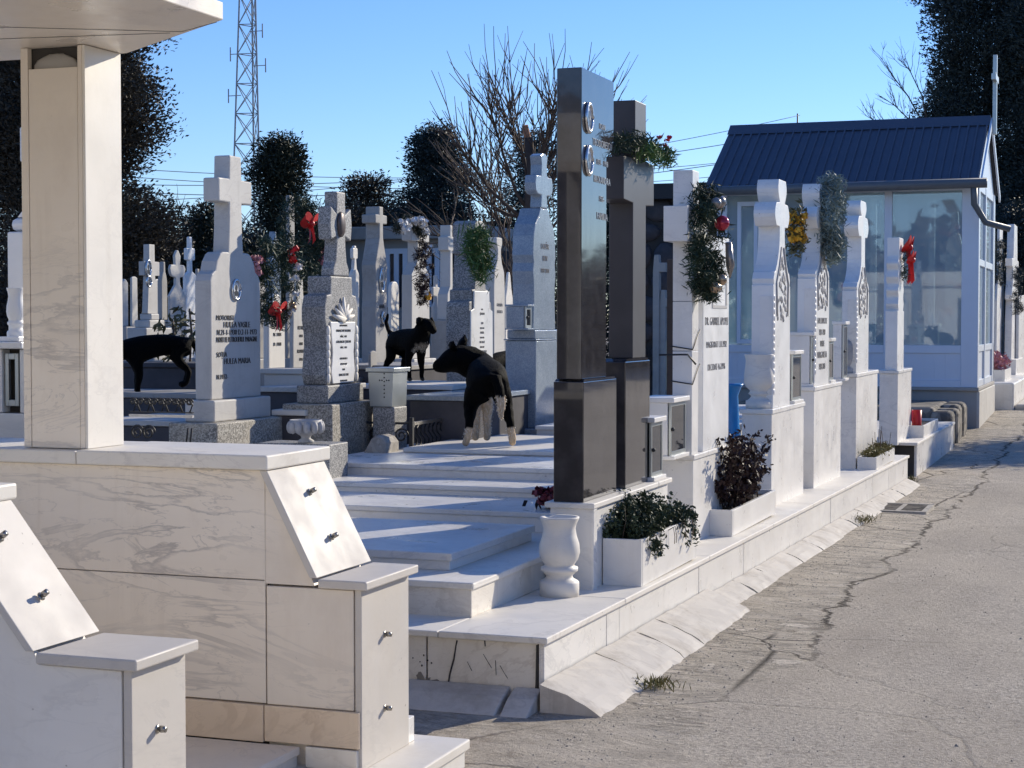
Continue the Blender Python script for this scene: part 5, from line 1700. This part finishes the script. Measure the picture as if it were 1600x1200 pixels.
# far right beyond the kiosk
s = [(560, 1), (455, .9), (452, 1.3), (448, 1.3), (420, .9), (400, .7), (398, 1.7), (392, 1.7), (391, .8), (352, .5)]
s = [(560, 1), (500, .9), (470, .75), (468, 1), (462, 1), (440, .7), (418, .7), (417, 1), (405, 1), (404, .6), (350, .45)]
stone('white column cross beyond the kiosk hung with a dark wreath', 1569, 1580, 1590, 560, 34, s, 'marble_white', ((585, .15, .1, 'marble_white'), (2000, .3, .2, 'marble_white')))
stone('white stone partly hidden just past the kiosk corner', 1553, 1557, 1568, 560, 33, [(560, 1), (470, 1), (440, .8), (420, .5), (352, .45)], 'marble_white', ((2000, .2, .1, 'marble_white'),))
stone('low grey tomb block at the right picture edge', 1586, 1591, 1640, 600, 35, [(600, 1), (470, 1), (465, .8)], 'marble_white', ((2000, .2, .1, 'stone_old'),))
for px, py, lb in ((1561, 410, 'dark wreath on the stone just past the kiosk corner'), (1590, 455, 'dark wreath on the white column cross beyond the kiosk')):
    q = at(px, py, 32.5)
    wreath(lb, tuple(q), .2, .36, .09, 'conifer_blue', (), 22, 24, .09)
t = thing('marble_kerb', 'white marble kerb block beyond the kiosk, running on along the lane', 'kerb', (-2.1, 31, 0))
m = MB(); m.box(-3.4, -1.9, 30.6, 36.5, .0, .55); m.build('block', 'marble_white', t, .03)
m = MB(); m.prism([(30.7, .18), (36, .2), (36, 0), (30.7, 0)], -1.9, -1.6); m.build('mortar_foot', 'mortar', t, .05)
planter('white planter with dried flowers on the kerb beyond the kiosk', -2.5, -2.1, 31.3, 33.0, .55, .75, group='marble planters on the kerb')
needles('dried_flowers', [(-2.3 + random.uniform(-.15, .15), random.uniform(31.4, 32.8), .85 + random.uniform(-.1, .14)) for _ in range(60)], 8, .1, .05, 'pink', None, .04, None, label='dried mauve flowers in the planter beyond the kiosk', cat='flowers')

# ------------------------------------------------------------------ buildings behind
a = at(742, 560, 33)
x0 = onY(520, 560, a.y)[0]; y1 = onX(812, 560, a.x)[0]
zt = onX(742, 352, a.x)[1]
t = thing('grey_house', 'low grey rendered house with white window frames behind the tombstones', 'house', ((x0 + a.x) / 2, a.y, 0))
m = MB(); m.box(x0, a.x, a.y, y1, 0, zt - .25); m.build('wall', 'render_grey', t)
m = MB(); m.box(x0 - .2, a.x + .25, a.y - .25, y1 + .2, zt - .249, zt); m.build('roof_slab', 'stone_old', t, .02)
zz = lambda y: onY(650, y, a.y)[1]
for p0, p1 in ((603, 638), (655, 688), (696, 736)):
    xa, xb = onY(p0, 400, a.y)[0], onY(p1, 400, a.y)[0]
    m = MB()
    za, zb_ = zz(480), zz(388)
    m.box(xa, xb, a.y - .05, a.y + .02, zb_ - .1, zb_); m.box(xa, xa + .1, a.y - .05, a.y + .02, za, zb_ - .1); m.box(xb - .1, xb, a.y - .05, a.y + .02, za, zb_ - .1)
    m.box((xa + xb) / 2 - .05, (xa + xb) / 2 + .05, a.y - .045, a.y + .02, za, zb_ - .1)
    w = m.build('window', 'pvc', t)
    m = MB(); m.box(xa + .1, xb - .1, a.y - .02, a.y - .005, za, zb_ - .1); m.build('pane', 'dark_glass', w)
ya, yb2 = onX(777, 430, a.x)[0], onX(797, 430, a.x)[0]
zz = lambda y: onX(785, y, a.x)[1]
m = MB(); m.box(a.x + .001, a.x + .05, ya, yb2, zz(500), zz(392)); d_ = m.build('door', 'iron', t)
m = MB(); m.box(a.x + .051, a.x + .07, ya - .12, ya, zz(500), zz(390)); m.box(a.x + .051, a.x + .07, yb2, yb2 + .12, zz(500), zz(390)); m.build('frame', 'stone_pale', d_)

a = at(1125, 600, 33)
x0 = onY(985, 600, a.y)[0]
zt = onY(1080, 287, a.y)[1]
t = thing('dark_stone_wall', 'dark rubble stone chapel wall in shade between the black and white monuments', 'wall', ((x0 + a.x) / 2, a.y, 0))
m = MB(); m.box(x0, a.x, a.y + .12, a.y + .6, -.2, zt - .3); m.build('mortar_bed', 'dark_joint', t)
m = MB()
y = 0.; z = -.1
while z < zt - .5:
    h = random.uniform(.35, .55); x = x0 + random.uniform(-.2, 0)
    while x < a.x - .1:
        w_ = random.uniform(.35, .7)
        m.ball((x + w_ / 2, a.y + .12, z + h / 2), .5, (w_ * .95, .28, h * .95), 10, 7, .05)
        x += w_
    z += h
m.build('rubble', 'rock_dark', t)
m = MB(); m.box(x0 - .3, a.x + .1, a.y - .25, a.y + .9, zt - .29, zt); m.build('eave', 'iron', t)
for px, py, s_ in ((1030, 425, 1), (1040, 480, .9)):
    q = at(px, py, 26)
    t = thing('small_cross', ('small bluish white cross in front of the dark rubble wall' if s_ == 1 else 'lower bluish white stone in front of the dark rubble wall'), 'cross', (q.x, q.y, 0))
    m = MB(); m.prism([(q.x - .1, 0), (q.x + .0, 0), (q.x + .0, q.z), (q.x + .10, q.z), (q.x + .10, q.z + .14), (q.x + .0, q.z + .14), (q.x - .01, q.z + .26), (q.x - .08, q.z + .26), (q.x - .1, q.z)], q.y, q.y + .12, 'xz'); m.build('shaft', 'stone_old', t, .01)
q = at(1052, 600, 14.5)
m = MB(); m.box(q.x - .06, q.x + .05, q.y, q.y + .12, .0, onY(1052, 405, q.y)[1]); m.build('wooden_post', 'bark', None, .01, label='dark weathered wooden post behind the square white cross', cat='post')

# ------------------------------------------------------------------ dogs
def dog(label, pos, heading, scale, pts, edges, rad, ears, coat, tufts=0):
    me = bpy.data.meshes.new('dog')
    me.from_pydata(pts, edges, [])
    o = bpy.data.objects.new('dog', me); COL.objects.link(o)
    md = o.modifiers.new('skin', 'SKIN'); md.use_smooth_shade = True
    for i, v in enumerate(me.skin_vertices[0].data):
        r = rad[i]
        v.radius = (r, r) if isinstance(r, (int, float)) else r
        v.use_root = (i == 0)
    sb = o.modifiers.new('sub', 'SUBSURF'); sb.levels = 2; sb.render_levels = 2
    dg = bpy.context.evaluated_depsgraph_get()
    m2 = bpy.data.meshes.new_from_object(o.evaluated_get(dg))
    bpy.data.objects.remove(o)
    bm = bmesh.new(); bm.from_mesh(m2)
    for (b, tip, w_, nrm) in ears:
        b = Vector(b); tip = Vector(tip); d = (tip - b); side = d.cross(Vector(nrm)).normalized() * w_
        n = Vector(nrm).normalized() * .012
        v = [bm.verts.new(q) for q in (b - side - d * .1, b + side - d * .1, b + side * .75 + d * .5, tip, b - side * .75 + d * .5, b + n * 2.2 - d * .1, b + d * .45 + n * 1.6)]
        for f in ((0, 1, 2, 3, 4), (1, 0, 5), (2, 1, 5, 6), (3, 2, 6), (4, 3, 6), (0, 4, 6, 5)):
            try:
                q = bm.faces.new([v[i] for i in f]); q.smooth = False
            except ValueError: pass
    bmesh.ops.recalc_face_normals(bm, faces=bm.faces)
    for v in bm.verts:      # ruffled coat
        h = sin(v.co.x * 61 + v.co.z * 23) * sin(v.co.y * 57 + v.co.z * 31) * .0035
        v.co += v.normal * h
    lay = bm.loops.layers.color.new('coat')
    for f in bm.faces:
        for l in f.loops:
            c = coat(l.vert.co)
            l[lay] = (*c, 1)
    bm.to_mesh(m2); bm.free()
    m2.name = 'dog'
    m2.materials.clear(); m2.materials.append(MAT['fur'])
    for p in m2.polygons: p.use_smooth = True
    o = bpy.data.objects.new('dog', m2); COL.objects.link(o)
    o.location = pos; o.rotation_euler = (0, 0, heading); o.scale = (scale,) * 3
    if tufts:
        ps = [(p.center.copy(), p.normal.copy(), p.area) for p in m2.polygons]
        wt = np.array([a for _, _, a in ps]); wt /= wt.sum()
        for nm, mt, want in (('pale_hair', 'hair_white', True),):
            C = []; D = []
            for i in RNG.choice(len(ps), tufts, p=wt):
                c, n, a = ps[i]
                if (sum(coat(c)) > .5) != want: continue
                if c.z < .06: continue
                s = sqrt(a) * .6
                C.append(tuple(c + Vector((random.uniform(-s, s), random.uniform(-s, s), random.uniform(-s, s))) + n * .004))
                fl = Vector((-.8, 0, -.55)); fl = fl - n * fl.dot(n) * .95 + n * .13
                D.append(tuple(fl.normalized()))
            if not C: continue
            U, W_ = leaf_axes(len(C), .017, .0035, np.array(D), .2)
            h = quads(nm, np.array(C), U, W_, mt)
            off = Vector(h.location); h.parent = o; h.location = off
    return tag(o, label, 'dog', 'dogs among the graves')


BLACK = (.007, .007, .008); WHITE = (.82, .73, .61)


def body(head, tail, hind=.10, hx=0., front=.085, fz=0., drop=0.):
    P_ = [(0, 0, .50), (.22, 0, .505), (.46, 0, .48 - drop), (.57, 0, .55 - drop * 1.3)]
    R_ = [(.105, .12), (.105, .115), (.125, .14), (.095, .11)]
    E_ = [(0, 1), (1, 2), (2, 3)]
    k = len(P_)
    prev = 3
    for p, r in head:
        P_.append(p); R_.append(r); E_.append((prev, k)); prev = k; k += 1
    prev = 0
    for p, r in tail:
        P_.append(p); R_.append(r); E_.append((prev, k)); prev = k; k += 1
    for s in (-1, 1):
        prev = 0
        for p, r in (((.0, s * hind * .62, .40), .085), ((.07, s * hind * .95, .30), .062), ((-.06, s * hind * 1.1, .17), .030), ((-.035, s * hind * 1.25, .045), .026), ((.03, s * hind * 1.3, .026), .027)):
            P_.append(p); R_.append(r); E_.append((prev, k)); prev = k; k += 1
        prev = 2
        for p, r in (((.45, s * front * .85, .38 - drop), .066), ((.42, s * front, .27 - drop), .044), ((.44, s * front, .14 - drop), .029), ((.435, s * front, .045 + fz), .027), ((.485, s * front, .026 + fz), .028)):
            P_.append(p); R_.append(r); E_.append((prev, k)); prev = k; k += 1
    return P_, E_, R_


def heading_of(v): return atan2(v.y, v.x)


# black and white dog, seen from behind, head turned left
q = Vector((*onZ(764, 699, .725), .725))
rd = ray(764, 690); hd = atan2(rd.y, rd.x) + radians(7)
head = [((.56, .07, .58), (.125, .13)), ((.555, .15, .605), (.112, .11)), ((.535, .205, .60), (.10, .10)), ((.505, .275, .56), (.062, .058)), ((.485, .345, .535), (.046, .042))]
tail = [((-.11, -.03, .50), .04), ((-.155, -.055, .40), .036), ((-.15, -.065, .30), .032), ((-.135, -.065, .20), .012)]
P_, E_, R_ = body(head, tail, .128, 0, .042)
R_[0] = (.128, .135); R_[1] = (.13, .13); R_[2] = (.15, .15); R_[3] = (.12, .125)


def coat1(c):
    if c.z < .14: return WHITE
    if c.x > .3 and c.z < .33: return tuple(x * 1.05 for x in WHITE)
    if c.x < -.115 and c.z < .36: return WHITE
    if c.y > .35 and c.z > .5: return (.3, .27, .24)
    if c.x < -.04 and c.z < .30 and abs(c.y) < .09: return (.6, .53, .45)
    return BLACK


dog('black and white dog on a grave slab, seen from behind, head turned left', q, hd, 1.0, P_, E_, R_,
    [((.60, .13, .685), (.64, .095, .785), .052, (-.6, .6, 0)), ((.50, .20, .68), (.455, .20, .735), .05, (-.6, .6, 0))], coat1, 9000)

# second dog, on the dark grave further back
q = at(640, 597, 14.5)
rgt = Vector((RT.x, RT.y, 0)); fwd = Vector((-sin(YAW), cos(YAW), 0))
hv = rgt * .56 - fwd * .83
head = [((.62, .0, .62), (.09, .095)), ((.66, .0, .685), (.085, .09)), ((.73, .02, .66), (.072, .072)), ((.79, .03, .60), (.048, .046)), ((.82, .03, .575), .034)]
tail = [((-.10, 0, .55), .035), ((-.19, 0, .60), .028), ((-.24, 0, .70), .024), ((-.19, 0, .80), .012)]
P_, E_, R_ = body(head, tail, .11)
R_[0] = (.125, .13); R_[1] = (.125, .13); R_[2] = (.145, .155); R_[3] = (.115, .12); R_[4] = (.10, .105); R_[5] = (.10, .10)


def coat2(c):
    if c.x > .5 and .32 < c.z < .45 and abs(c.y) < .08: return (.5, .47, .42)
    if c.x > .38 and c.z < .05: return (.3, .27, .24)
    return BLACK


q2 = q - Vector((hv.x, hv.y, 0)) * .22
dog('black dog with white chest patch and raised tail on a grave further back', Vector((q2.x, q2.y, q.z)), heading_of(hv), .72, P_, E_, R_,
    [((.66, .075, .735), (.69, .125, .64), .05, (.3, .7, .6)), ((.66, -.075, .735), (.69, -.125, .64), .05, (.3, -.7, .6))], coat2, 4000)

# third dog, head low, left of HULEA
q = at(285, 606, 13.75)
hv = -rgt * .96 - fwd * .25
head = [((.66, .0, .32), (.08, .085)), ((.74, .0, .26), (.078, .078)), ((.81, 0, .20), (.062, .062)), ((.88, 0, .13), (.044, .042)), ((.92, 0, .09), .032)]
tail = [((-.10, 0, .46), .035), ((-.15, 0, .36), .028), ((-.17, 0, .24), .024), ((-.15, 0, .14), .012)]
P_, E_, R_ = body(head, tail, .09, 0, .085, -.20, .12)
P_[0] = (0, 0, .46); P_[1] = (.22, 0, .44)
R_[0] = (.115, .12); R_[1] = (.12, .12); R_[2] = (.13, .14)
dog('black dog with lowered head sniffing at the graves left of the HULEA headstone', q, heading_of(hv), .80, P_, E_, R_,
    [((.745, .05, .33), (.73, .07, .43), .038, (1, .3, .3)), ((.745, -.05, .33), (.73, -.07, .43), .038, (1, -.3, .3))], lambda c: BLACK, 4000)

# fourth dog: back showing behind the first
q = at(800, 600, 15.2)
hv = rgt * .7 + fwd * .7
head = [((.64, .0, .58), (.08, .085)), ((.70, .0, .62), (.072, .075)), ((.78, 0, .60), (.05, .05)), ((.85, 0, .58), .03)]
tail = [((-.10, 0, .46), .035), ((-.15, 0, .36), .028), ((-.17, 0, .24), .024), ((-.15, 0, .14), .012)]
P_, E_, R_ = body(head, tail, .09)
dog('dark dog half hidden between the black and white dog and the grey obelisk', Vector((q.x - .25, q.y, .88)), heading_of(hv), .74, P_, E_, R_, [], lambda c: (.02, .02, .024))

# ------------------------------------------------------------------ trees
def crown(name, base, h0, h1, rfun, n, per, ln, wd, mat, parent, lean=(0, 0), R=.28, lump=.35, holes=.25):
    """leaf clumps spread in an uneven envelope"""
    cs = []
    lumps = [(random.uniform(0, 2 * pi), random.uniform(0, 1), random.uniform(.5, 1)) for _ in range(26)]
    while len(cs) < n:
        u = random.random(); a = random.uniform(0, 2 * pi)
        r = rfun(u)
        if r <= 0: continue
        f = 1.0
        g = 0
        for la, lu, s in lumps:
            da = abs((a - la + pi) % (2 * pi) - pi)
            g = max(g, s * math.exp(-(da / .45) ** 2 - ((u - lu) / .07) ** 2))
        f = 1 - lump + lump * 1.9 * g
        if g < holes and random.random() < .55: continue
        rr = r * f * sqrt(random.uniform(.12, 1))
        z = h0 + (h1 - h0) * u
        cs.append((base[0] + lean[0] * u + rr * cos(a), base[1] + lean[1] * u + rr * sin(a), z + random.uniform(-.1, .1)))
    C = np.repeat(np.array(cs), per, axis=0)
    C = C + np.clip(RNG.normal(size=C.shape), -1.35, 1.35) * R * [1, 1, .7]
    out = C - np.array([base[0], base[1], 0]); out[:, 2] = 0
    out /= (np.linalg.norm(out, axis=1)[:, None] + 1e-6)
    out[:, 2] = .35
    U, W_ = leaf_axes(len(C), ln, wd, out, .9)
    m = MB()
    for c in random.sample(cs, min(len(cs), 70)):
        b = Vector((base[0], base[1], max(h0, c[2] - .5 * sqrt((c[0] - base[0]) ** 2 + (c[1] - base[1]) ** 2)))); c = Vector(c)
        m.tube([b, b.lerp(c, .5) + Vector((0, 0, .08)), c], [.035, .022, .008], 4)
    m.build('branches', 'bark', parent)
    return quads(name, C, U, W_, mat, parent)


def _dense(n, per, ln, wd):
    return int(n * 1.35), int(per * 2.6), ln * .55, wd * .62


def conifer(label, px, d, ytop, wpx, prof, n, mat, cat='tree', name='conifer_tree', h0=None, lean=(0, 0), per=26, ln=.22, wd=.05, lump=.35, R=.28, trunk=True, wreal=None):
    b = at(px, 520, d)
    zt = at(px, ytop, d).z
    t = thing(name, label, cat, (b.x, b.y, 0))
    W = wpx / F * d / 2
    m = MB(); m.tube([(b.x, b.y, -.2), (b.x + lean[0] * .4, b.y, zt * .5), (b.x + lean[0], b.y + lean[1], zt * .97)], [.06 * zt * .35 + .05, .03 * zt * .35 + .03, .015], 9); m.build('trunk', 'bark', t)
    n, per, ln, wd = _dense(n, per, ln, wd)
    crown('crown', (b.x, b.y), (h0 if h0 is not None else .3), zt, lambda u: W * np.interp(u, [q[0] for q in prof], [q[1] for q in prof]), n, per, ln, wd, mat, t, lean, R, lump)
    return t


conifer('tall brownish thuja rising behind the big pillar', 110, 27, -80, 305, [(0, .75), (.3, .9), (.5, .95), (.65, .98), (.8, .88), (.92, .6), (1, .2)], 2100, 'conifer_brown', per=30, ln=.13, wd=.05, lump=.42, R=.2)
conifer('second dark thuja at the far left edge', -40, 30, 40, 230, [(0, .8), (.5, 1), (.8, .7), (1, .1)], 800, 'conifer_brown', per=26, ln=.15, wd=.055)
conifer('ragged juniper with two tufts on top behind the HULEA headstone', 442, 33, 226, 135, [(0, .9), (.35, 1), (.6, .95), (.8, .75), (.9, .6), (1, .2)], 620, 'conifer', per=26, ln=.15, wd=.05, lump=.5, R=.2)
conifer('rounded dark conifer between the juniper and the broad cone', 572, 40, 284, 125, [(0, .9), (.5, 1), (.75, .95), (.9, .7), (1, .3)], 420, 'conifer_brown', per=26, ln=.17, wd=.055, lump=.2, R=.2)
conifer('broad dark conical conifer left of the bare tree', 683, 36, 208, 165, [(0, 1), (.4, 1), (.6, .85), (.75, .72), (.88, .5), (1, .12)], 800, 'conifer_blue', per=28, ln=.15, wd=.05, lump=.32, R=.2)
conifer('thin blue green spruce behind the bare tree', 830, 42, 215, 150, [(0, .9), (.5, .9), (.8, .6), (1, .1)], 330, 'conifer_blue', per=22, ln=.18, wd=.05, lump=.5)
conifer('loose dark conifer behind the black pillars', 930, 44, 300, 190, [(0, 1), (.6, .9), (1, .3)], 420, 'conifer_blue', per=22, ln=.18, wd=.06, lump=.4)
conifer('huge dark cedar towering over the kiosk', 1540, 46, -130, 285, [(0, .7), (.2, .85), (.35, .95), (.45, .9), (.52, 1.08), (.60, .85), (.68, .95), (.78, .72), (.88, .75), (1, .4)], 2300, 'conifer_blue', per=30, ln=.20, wd=.06, lump=.5, R=.3)
conifer('dark cedar beside the huge one at the right edge', 1640, 44, -40, 200, [(0, .9), (.5, 1), (.8, .8), (1, .3)], 1300, 'conifer_blue', per=26, ln=.2, wd=.06, lump=.35, R=.3)
conifer('small dark bush tree beyond the kiosk end', 1585, 40, 330, 110, [(0, 1), (.6, 1), (1, .5)], 420, 'conifer_blue', per=26, ln=.16, wd=.06, lump=.2)
for px, d, yt, w_, lb in ((330, 36, 330, 80, 'low dark shrub tree left of the juniper'), (505, 37, 345, 110, 'low dark conifer right of the juniper'), (262, 38, 385, 120, 'low dark bush behind the budded cross'), (215, 45, 350, 170, 'dark conifer behind the portrait cross'), (330, 46, 350, 150, 'broad dark bush far behind the HULEA headstone'), (380, 30, 372, 110, 'dark hedge tree behind the HULEA headstone'), (430, 29, 400, 90, 'dark hedge tree behind the red bowed wreaths'), (540, 38, 330, 80, 'dark shrub tree behind the bluish headstone'), (780, 42, 345, 120, 'dark shrub tree behind the grey house corner'), (610, 46, 330, 110, 'dark conifer above the grey house roof')):
    conifer(lb, px, d, yt, w_, [(0, 1), (.6, 1), (.85, .8), (1, .4)], 300, random.choice(('conifer', 'conifer_brown', 'conifer_blue')), per=22, ln=.17, wd=.06, lump=.2, R=.22)


for px, d, yt, w_, lb in ((1120, 48, 300, 150, 'dark conifer behind the left end of the glass kiosk'), (1210, 46, 270, 150, 'dark conifer seen through the kiosk panes'), (1300, 49, 280, 160, 'second dark conifer seen through the kiosk panes'), (1390, 47, 265, 160, 'dark conifer behind the middle of the kiosk'), (1470, 45, 270, 140, 'dark conifer behind the lane end of the kiosk'), (1040, 50, 330, 130, 'dark conifer behind the rubble wall')):
    conifer(lb, px, d, yt, w_, [(0, 1), (.6, 1), (.85, .8), (1, .4)], 420, random.choice(('conifer', 'conifer_blue')), per=22, ln=.2, wd=.08, lump=.15, R=.25)
# hedge of trees along the far side of the lane (mirrored in the polished granite)
t = thing('added_shade_tree', 'unseen small round tree added across the lane to shade the road before the kiosk', 'tree', (1.3, 28.5, 0))
m = MB(); m.tube([(1.3, 28.5, -.2), (1.35, 28.5, 1.2), (1.3, 28.6, 2.4)], [.08, .06, .03], 8); m.build('trunk', 'bark', t)  # unseen tree, added and placed to cast shade on the road
crown('crown', (1.3, 28.5), 1.0, 3.3, lambda u: 1.1 * sin(pi * (.12 + .85 * u)), 380, 40, .10, .05, 'conifer', t)
cs = []
for k in range(2600):
    y = random.uniform(2, 75); h = 2.7 + .8 * sin(y * .7) * sin(y * .23 + 1)
    cs.append((11 + random.uniform(-1.2, 1.2), y, random.uniform(.1, 1) ** .8 * h))
C = np.repeat(np.array(cs), 14, axis=0); C = C + RNG.normal(size=C.shape) * .35
U, W_ = leaf_axes(len(C), .5, .3)
cs2 = []  # unseen rear belt, added to darken what glass and granite reflect
for k in range(1500):
    x = random.uniform(-38, 30); h = 6.0 + 1.6 * sin(x * .5) * sin(x * .17 + 1)
    cs2.append((x, -24 + random.uniform(-1.5, 1.5), random.uniform(.02, 1) ** .8 * h))
C2 = np.repeat(np.array(cs2), 14, axis=0); C2 = C2 + RNG.normal(size=C2.shape) * .5
U2, W2 = leaf_axes(len(C2), .8, .5)
tag(quads('tree_belt', C2, U2, W2, 'belt'), 'unseen belt of trees added behind the viewer for the kiosk glass to mirror', 'trees', None, 'stuff')
tag(quads('tree_belt', C, U, W_, 'belt'), 'dark belt of trees along the far side of the lane, mirrored in the black granite', 'trees', None, 'stuff')


def bare(label, trunk, limbs, d, whips, r0, lw, trunk_r=None, spread=1.0, name='bare_tree', wl=(40, 95)):
    """trunk and limbs given as points of the picture, set at distance d with depth of their own"""
    b = at(*trunk[0], d)
    t = thing(name, label, 'tree', tuple(b))
    m = MB(); pts = [at(px, py, d) for px, py in trunk]
    n = len(pts)
    m.tube(pts, [r0 * (1 - .45 * i / (n - 1)) for i in range(n)], 9); m.build('trunk', 'bark', t)
    mb = MB(); mt = MB()
    for L in limbs:
        dd = random.uniform(-1, 1) * 1.1 * spread
        P2 = [at(px + random.uniform(-2, 2), py, d + dd * k / len(L)) for k, (px, py) in enumerate(L)]
        nn = len(P2)
        mb.tube(P2, [lw * (1 - .72 * k / (nn - 1)) for k in range(nn)], 6)
        for _ in range(whips):
            k = random.uniform(.25, 1) * (nn - 1); i = min(int(k), nn - 2)
            p = P2[i].lerp(P2[i + 1], k - i)
            dirv = (P2[i + 1] - P2[i]).normalized()
            dv = (dirv + Vector((random.uniform(-.9, .9), random.uniform(-.9, .9), random.uniform(-.15, 1.0)))).normalized()
            ln = random.uniform(*wl) / F * d
            jit = lambda: Vector((random.uniform(-.055, .055), random.uniform(-.055, .055), random.uniform(-.05, .05))) * ln
            c0 = p + dv * ln * .27 + jit()
            c1 = p + dv * ln * .55 + jit() + Vector((0, 0, .05 * ln))
            e = p + dv * ln + jit() + Vector((0, 0, .14 * ln))
            mt.tube([p, c0, c1], [lw * .36, lw * .30, lw * .26], 4)
            mt.tube([c1, c1.lerp(e, .5) + jit() * .5, e], [lw * .26, lw * .2, lw * .13], 4)
            for _q in range(random.choice((0, 1, 1, 2, 3))):
                dv2 = (dv + Vector((random.uniform(-.7, .7), random.uniform(-.7, .7), random.uniform(-.2, .8)))).normalized()
                s0 = random.choice((c0, c1, c1)); mt.tube([s0, s0 + dv2 * ln * .22 + jit() * .5, s0 + dv2 * ln * random.uniform(.3, .5)], [lw * .2, lw * .15, lw * .1], 4)
    mb.build('limbs', 'bark', t)
    mt.build('twigs', 'twig', t)
    return t


t = bare('bare pollarded tree with fanning whips behind the grey obelisk', [(812, 560), (820, 450), (826, 330), (832, 275), (826, 215)],
     [[(826, 330), (805, 300), (788, 250), (775, 200), (765, 165)], [(824, 345), (790, 320), (760, 290), (735, 255), (718, 230)], [(828, 300), (818, 250), (805, 200), (792, 150)],
      [(832, 280), (845, 240), (858, 205), (866, 160)], [(826, 340), (790, 335), (755, 312), (728, 285)], [(832, 290), (850, 255), (880, 225)],
      [(820, 420), (795, 385), (778, 345), (765, 290)], [(822, 410), (860, 360), (900, 310), (935, 270)], [(815, 470), (780, 440), (745, 415)], [(814, 510), (790, 495), (757, 465)], [(824, 350), (850, 310), (895, 230), (915, 190)], [(832, 300), (880, 265), (940, 215)], [(818, 460), (790, 415), (745, 385), (700, 375)]],
     21, 30, .095, .025, wl=(45, 135))
q = at(818, 165, 21)
m = MB(); m.tube([at(829, 250, 21), at(826, 222, 21.05), at(820, 196, 21)], [.05, .045, .04], 9); m.build('cut_limb', 'cut_wood', t)
bare('bare grey tree beside the huge cedar', [(1460, 420), (1455, 250), (1450, 200)], [[(1452, 230), (1425, 190), (1400, 165), (1375, 150)], [(1450, 210), (1420, 150), (1395, 120), (1378, 92)], [(1450, 220), (1415, 215), (1385, 200), (1360, 185)], [(1450, 200), (1440, 150), (1420, 110), (1400, 90)]], 43, 14, .08, .022, wl=(18, 45))
bare('thin bare shrub between the thuja and the HULEA headstone', [(285, 420), (288, 370)], [[(287, 390), (300, 350), (318, 315)], [(287, 385), (285, 340), (275, 310)], [(288, 380), (310, 345), (335, 330)], [(287, 390), (270, 360), (262, 335)]], 36, 8, .05, .022, wl=(20, 45))
bare('bare twiggy shrub in front of the grey house', [(775, 560), (778, 500)], [[(777, 520), (760, 470), (735, 440)], [(777, 520), (790, 470), (800, 430)], [(777, 530), (770, 450), (780, 400)], [(777, 540), (745, 500), (720, 470)]], 20.5, 9, .03, .014, wl=(25, 60))

# ------------------------------------------------------------------ lattice mast and power lines
D_ = 150
t = thing('lattice_mast', 'tall steel lattice radio mast far behind the cemetery', 'mast', tuple(at(388, 500, D_)))
top = at(389, -180, D_); bot = at(389, 510, D_)


def mast_pt(k, u):      # k: corner, u: 0 bottom..1 top
    hw = (32 * (1 - u) + 9 * u) / F * D_
    cc = bot.lerp(top, u)
    an = radians(20) + k * 2 * pi / 3 + radians(80)
    return Vector((cc.x + hw * cos(an), cc.y + hw * sin(an), cc.z))


for k in range(3):
    m = MB(); m.tube([mast_pt(k, u) for u in np.linspace(0, 1, 8)], .085, 6); m.build('leg', 'mast_paint', t)
nb = 15
us = [1 - (1 - i / nb) ** 1.05 for i in range(nb + 1)]
for k in range(3):
    m = MB()
    for i in range(nb):
        a, b = us[i], us[i + 1]
        m.tube([mast_pt(k, a), mast_pt((k + 1) % 3, b)], .042, 4); m.tube([mast_pt((k + 1) % 3, a), mast_pt(k, b)], .042, 4)
        m.tube([mast_pt(k, b), mast_pt((k + 1) % 3, b)], .04, 4)
    m.build('bracing', 'mast_paint', t)
for px, py in ((360, 85), (357, 150), (410, 48), (415, 102)):
    q = at(px, py, D_ - 1)
    m = MB(); m.tube([q - Vector((0, 0, .6)), q + Vector((0, 0, .6))], .06, 6)
    m.tube([q, q + (bot.lerp(top, .6) - q) * Vector((.25, .25, 0)).length * 0 + Vector(((1.2 if px < 389 else -1.2), 0, 0))], .04, 4)
    m.build('antenna', 'mast_paint', t)
lines = [((120, 258, 75), (1250, 240, 95)), ((120, 270, 75), (1250, 262, 95)), ((120, 286, 75), (1250, 205, 80)), ((120, 318, 80), (1250, 180, 95)), ((120, 296, 70), (1250, 236, 75))]
for i, (a, b) in enumerate(lines):
    A, B = at(*a), at(*b)
    m = MB(); m.tube([A.lerp(B, u) - Vector((0, 0, .9 * 4 * u * (1 - u))) for u in np.linspace(0, 1, 24)], .017, 4)
    m.build('power_line', 'mast_paint', None, 0, label='thin black overhead wire sagging across the sky', cat='wire', group='overhead wires')
q = at(1246, 200, 120)
m = MB(); m.tube([q - Vector((0, 0, 9)), q + Vector((0, 0, 1.0))], [.14, .05], 6)
m.build('antenna_mast', 'iron', None, 0, label='distant thin antenna tip above the kiosk roof', cat='antenna')
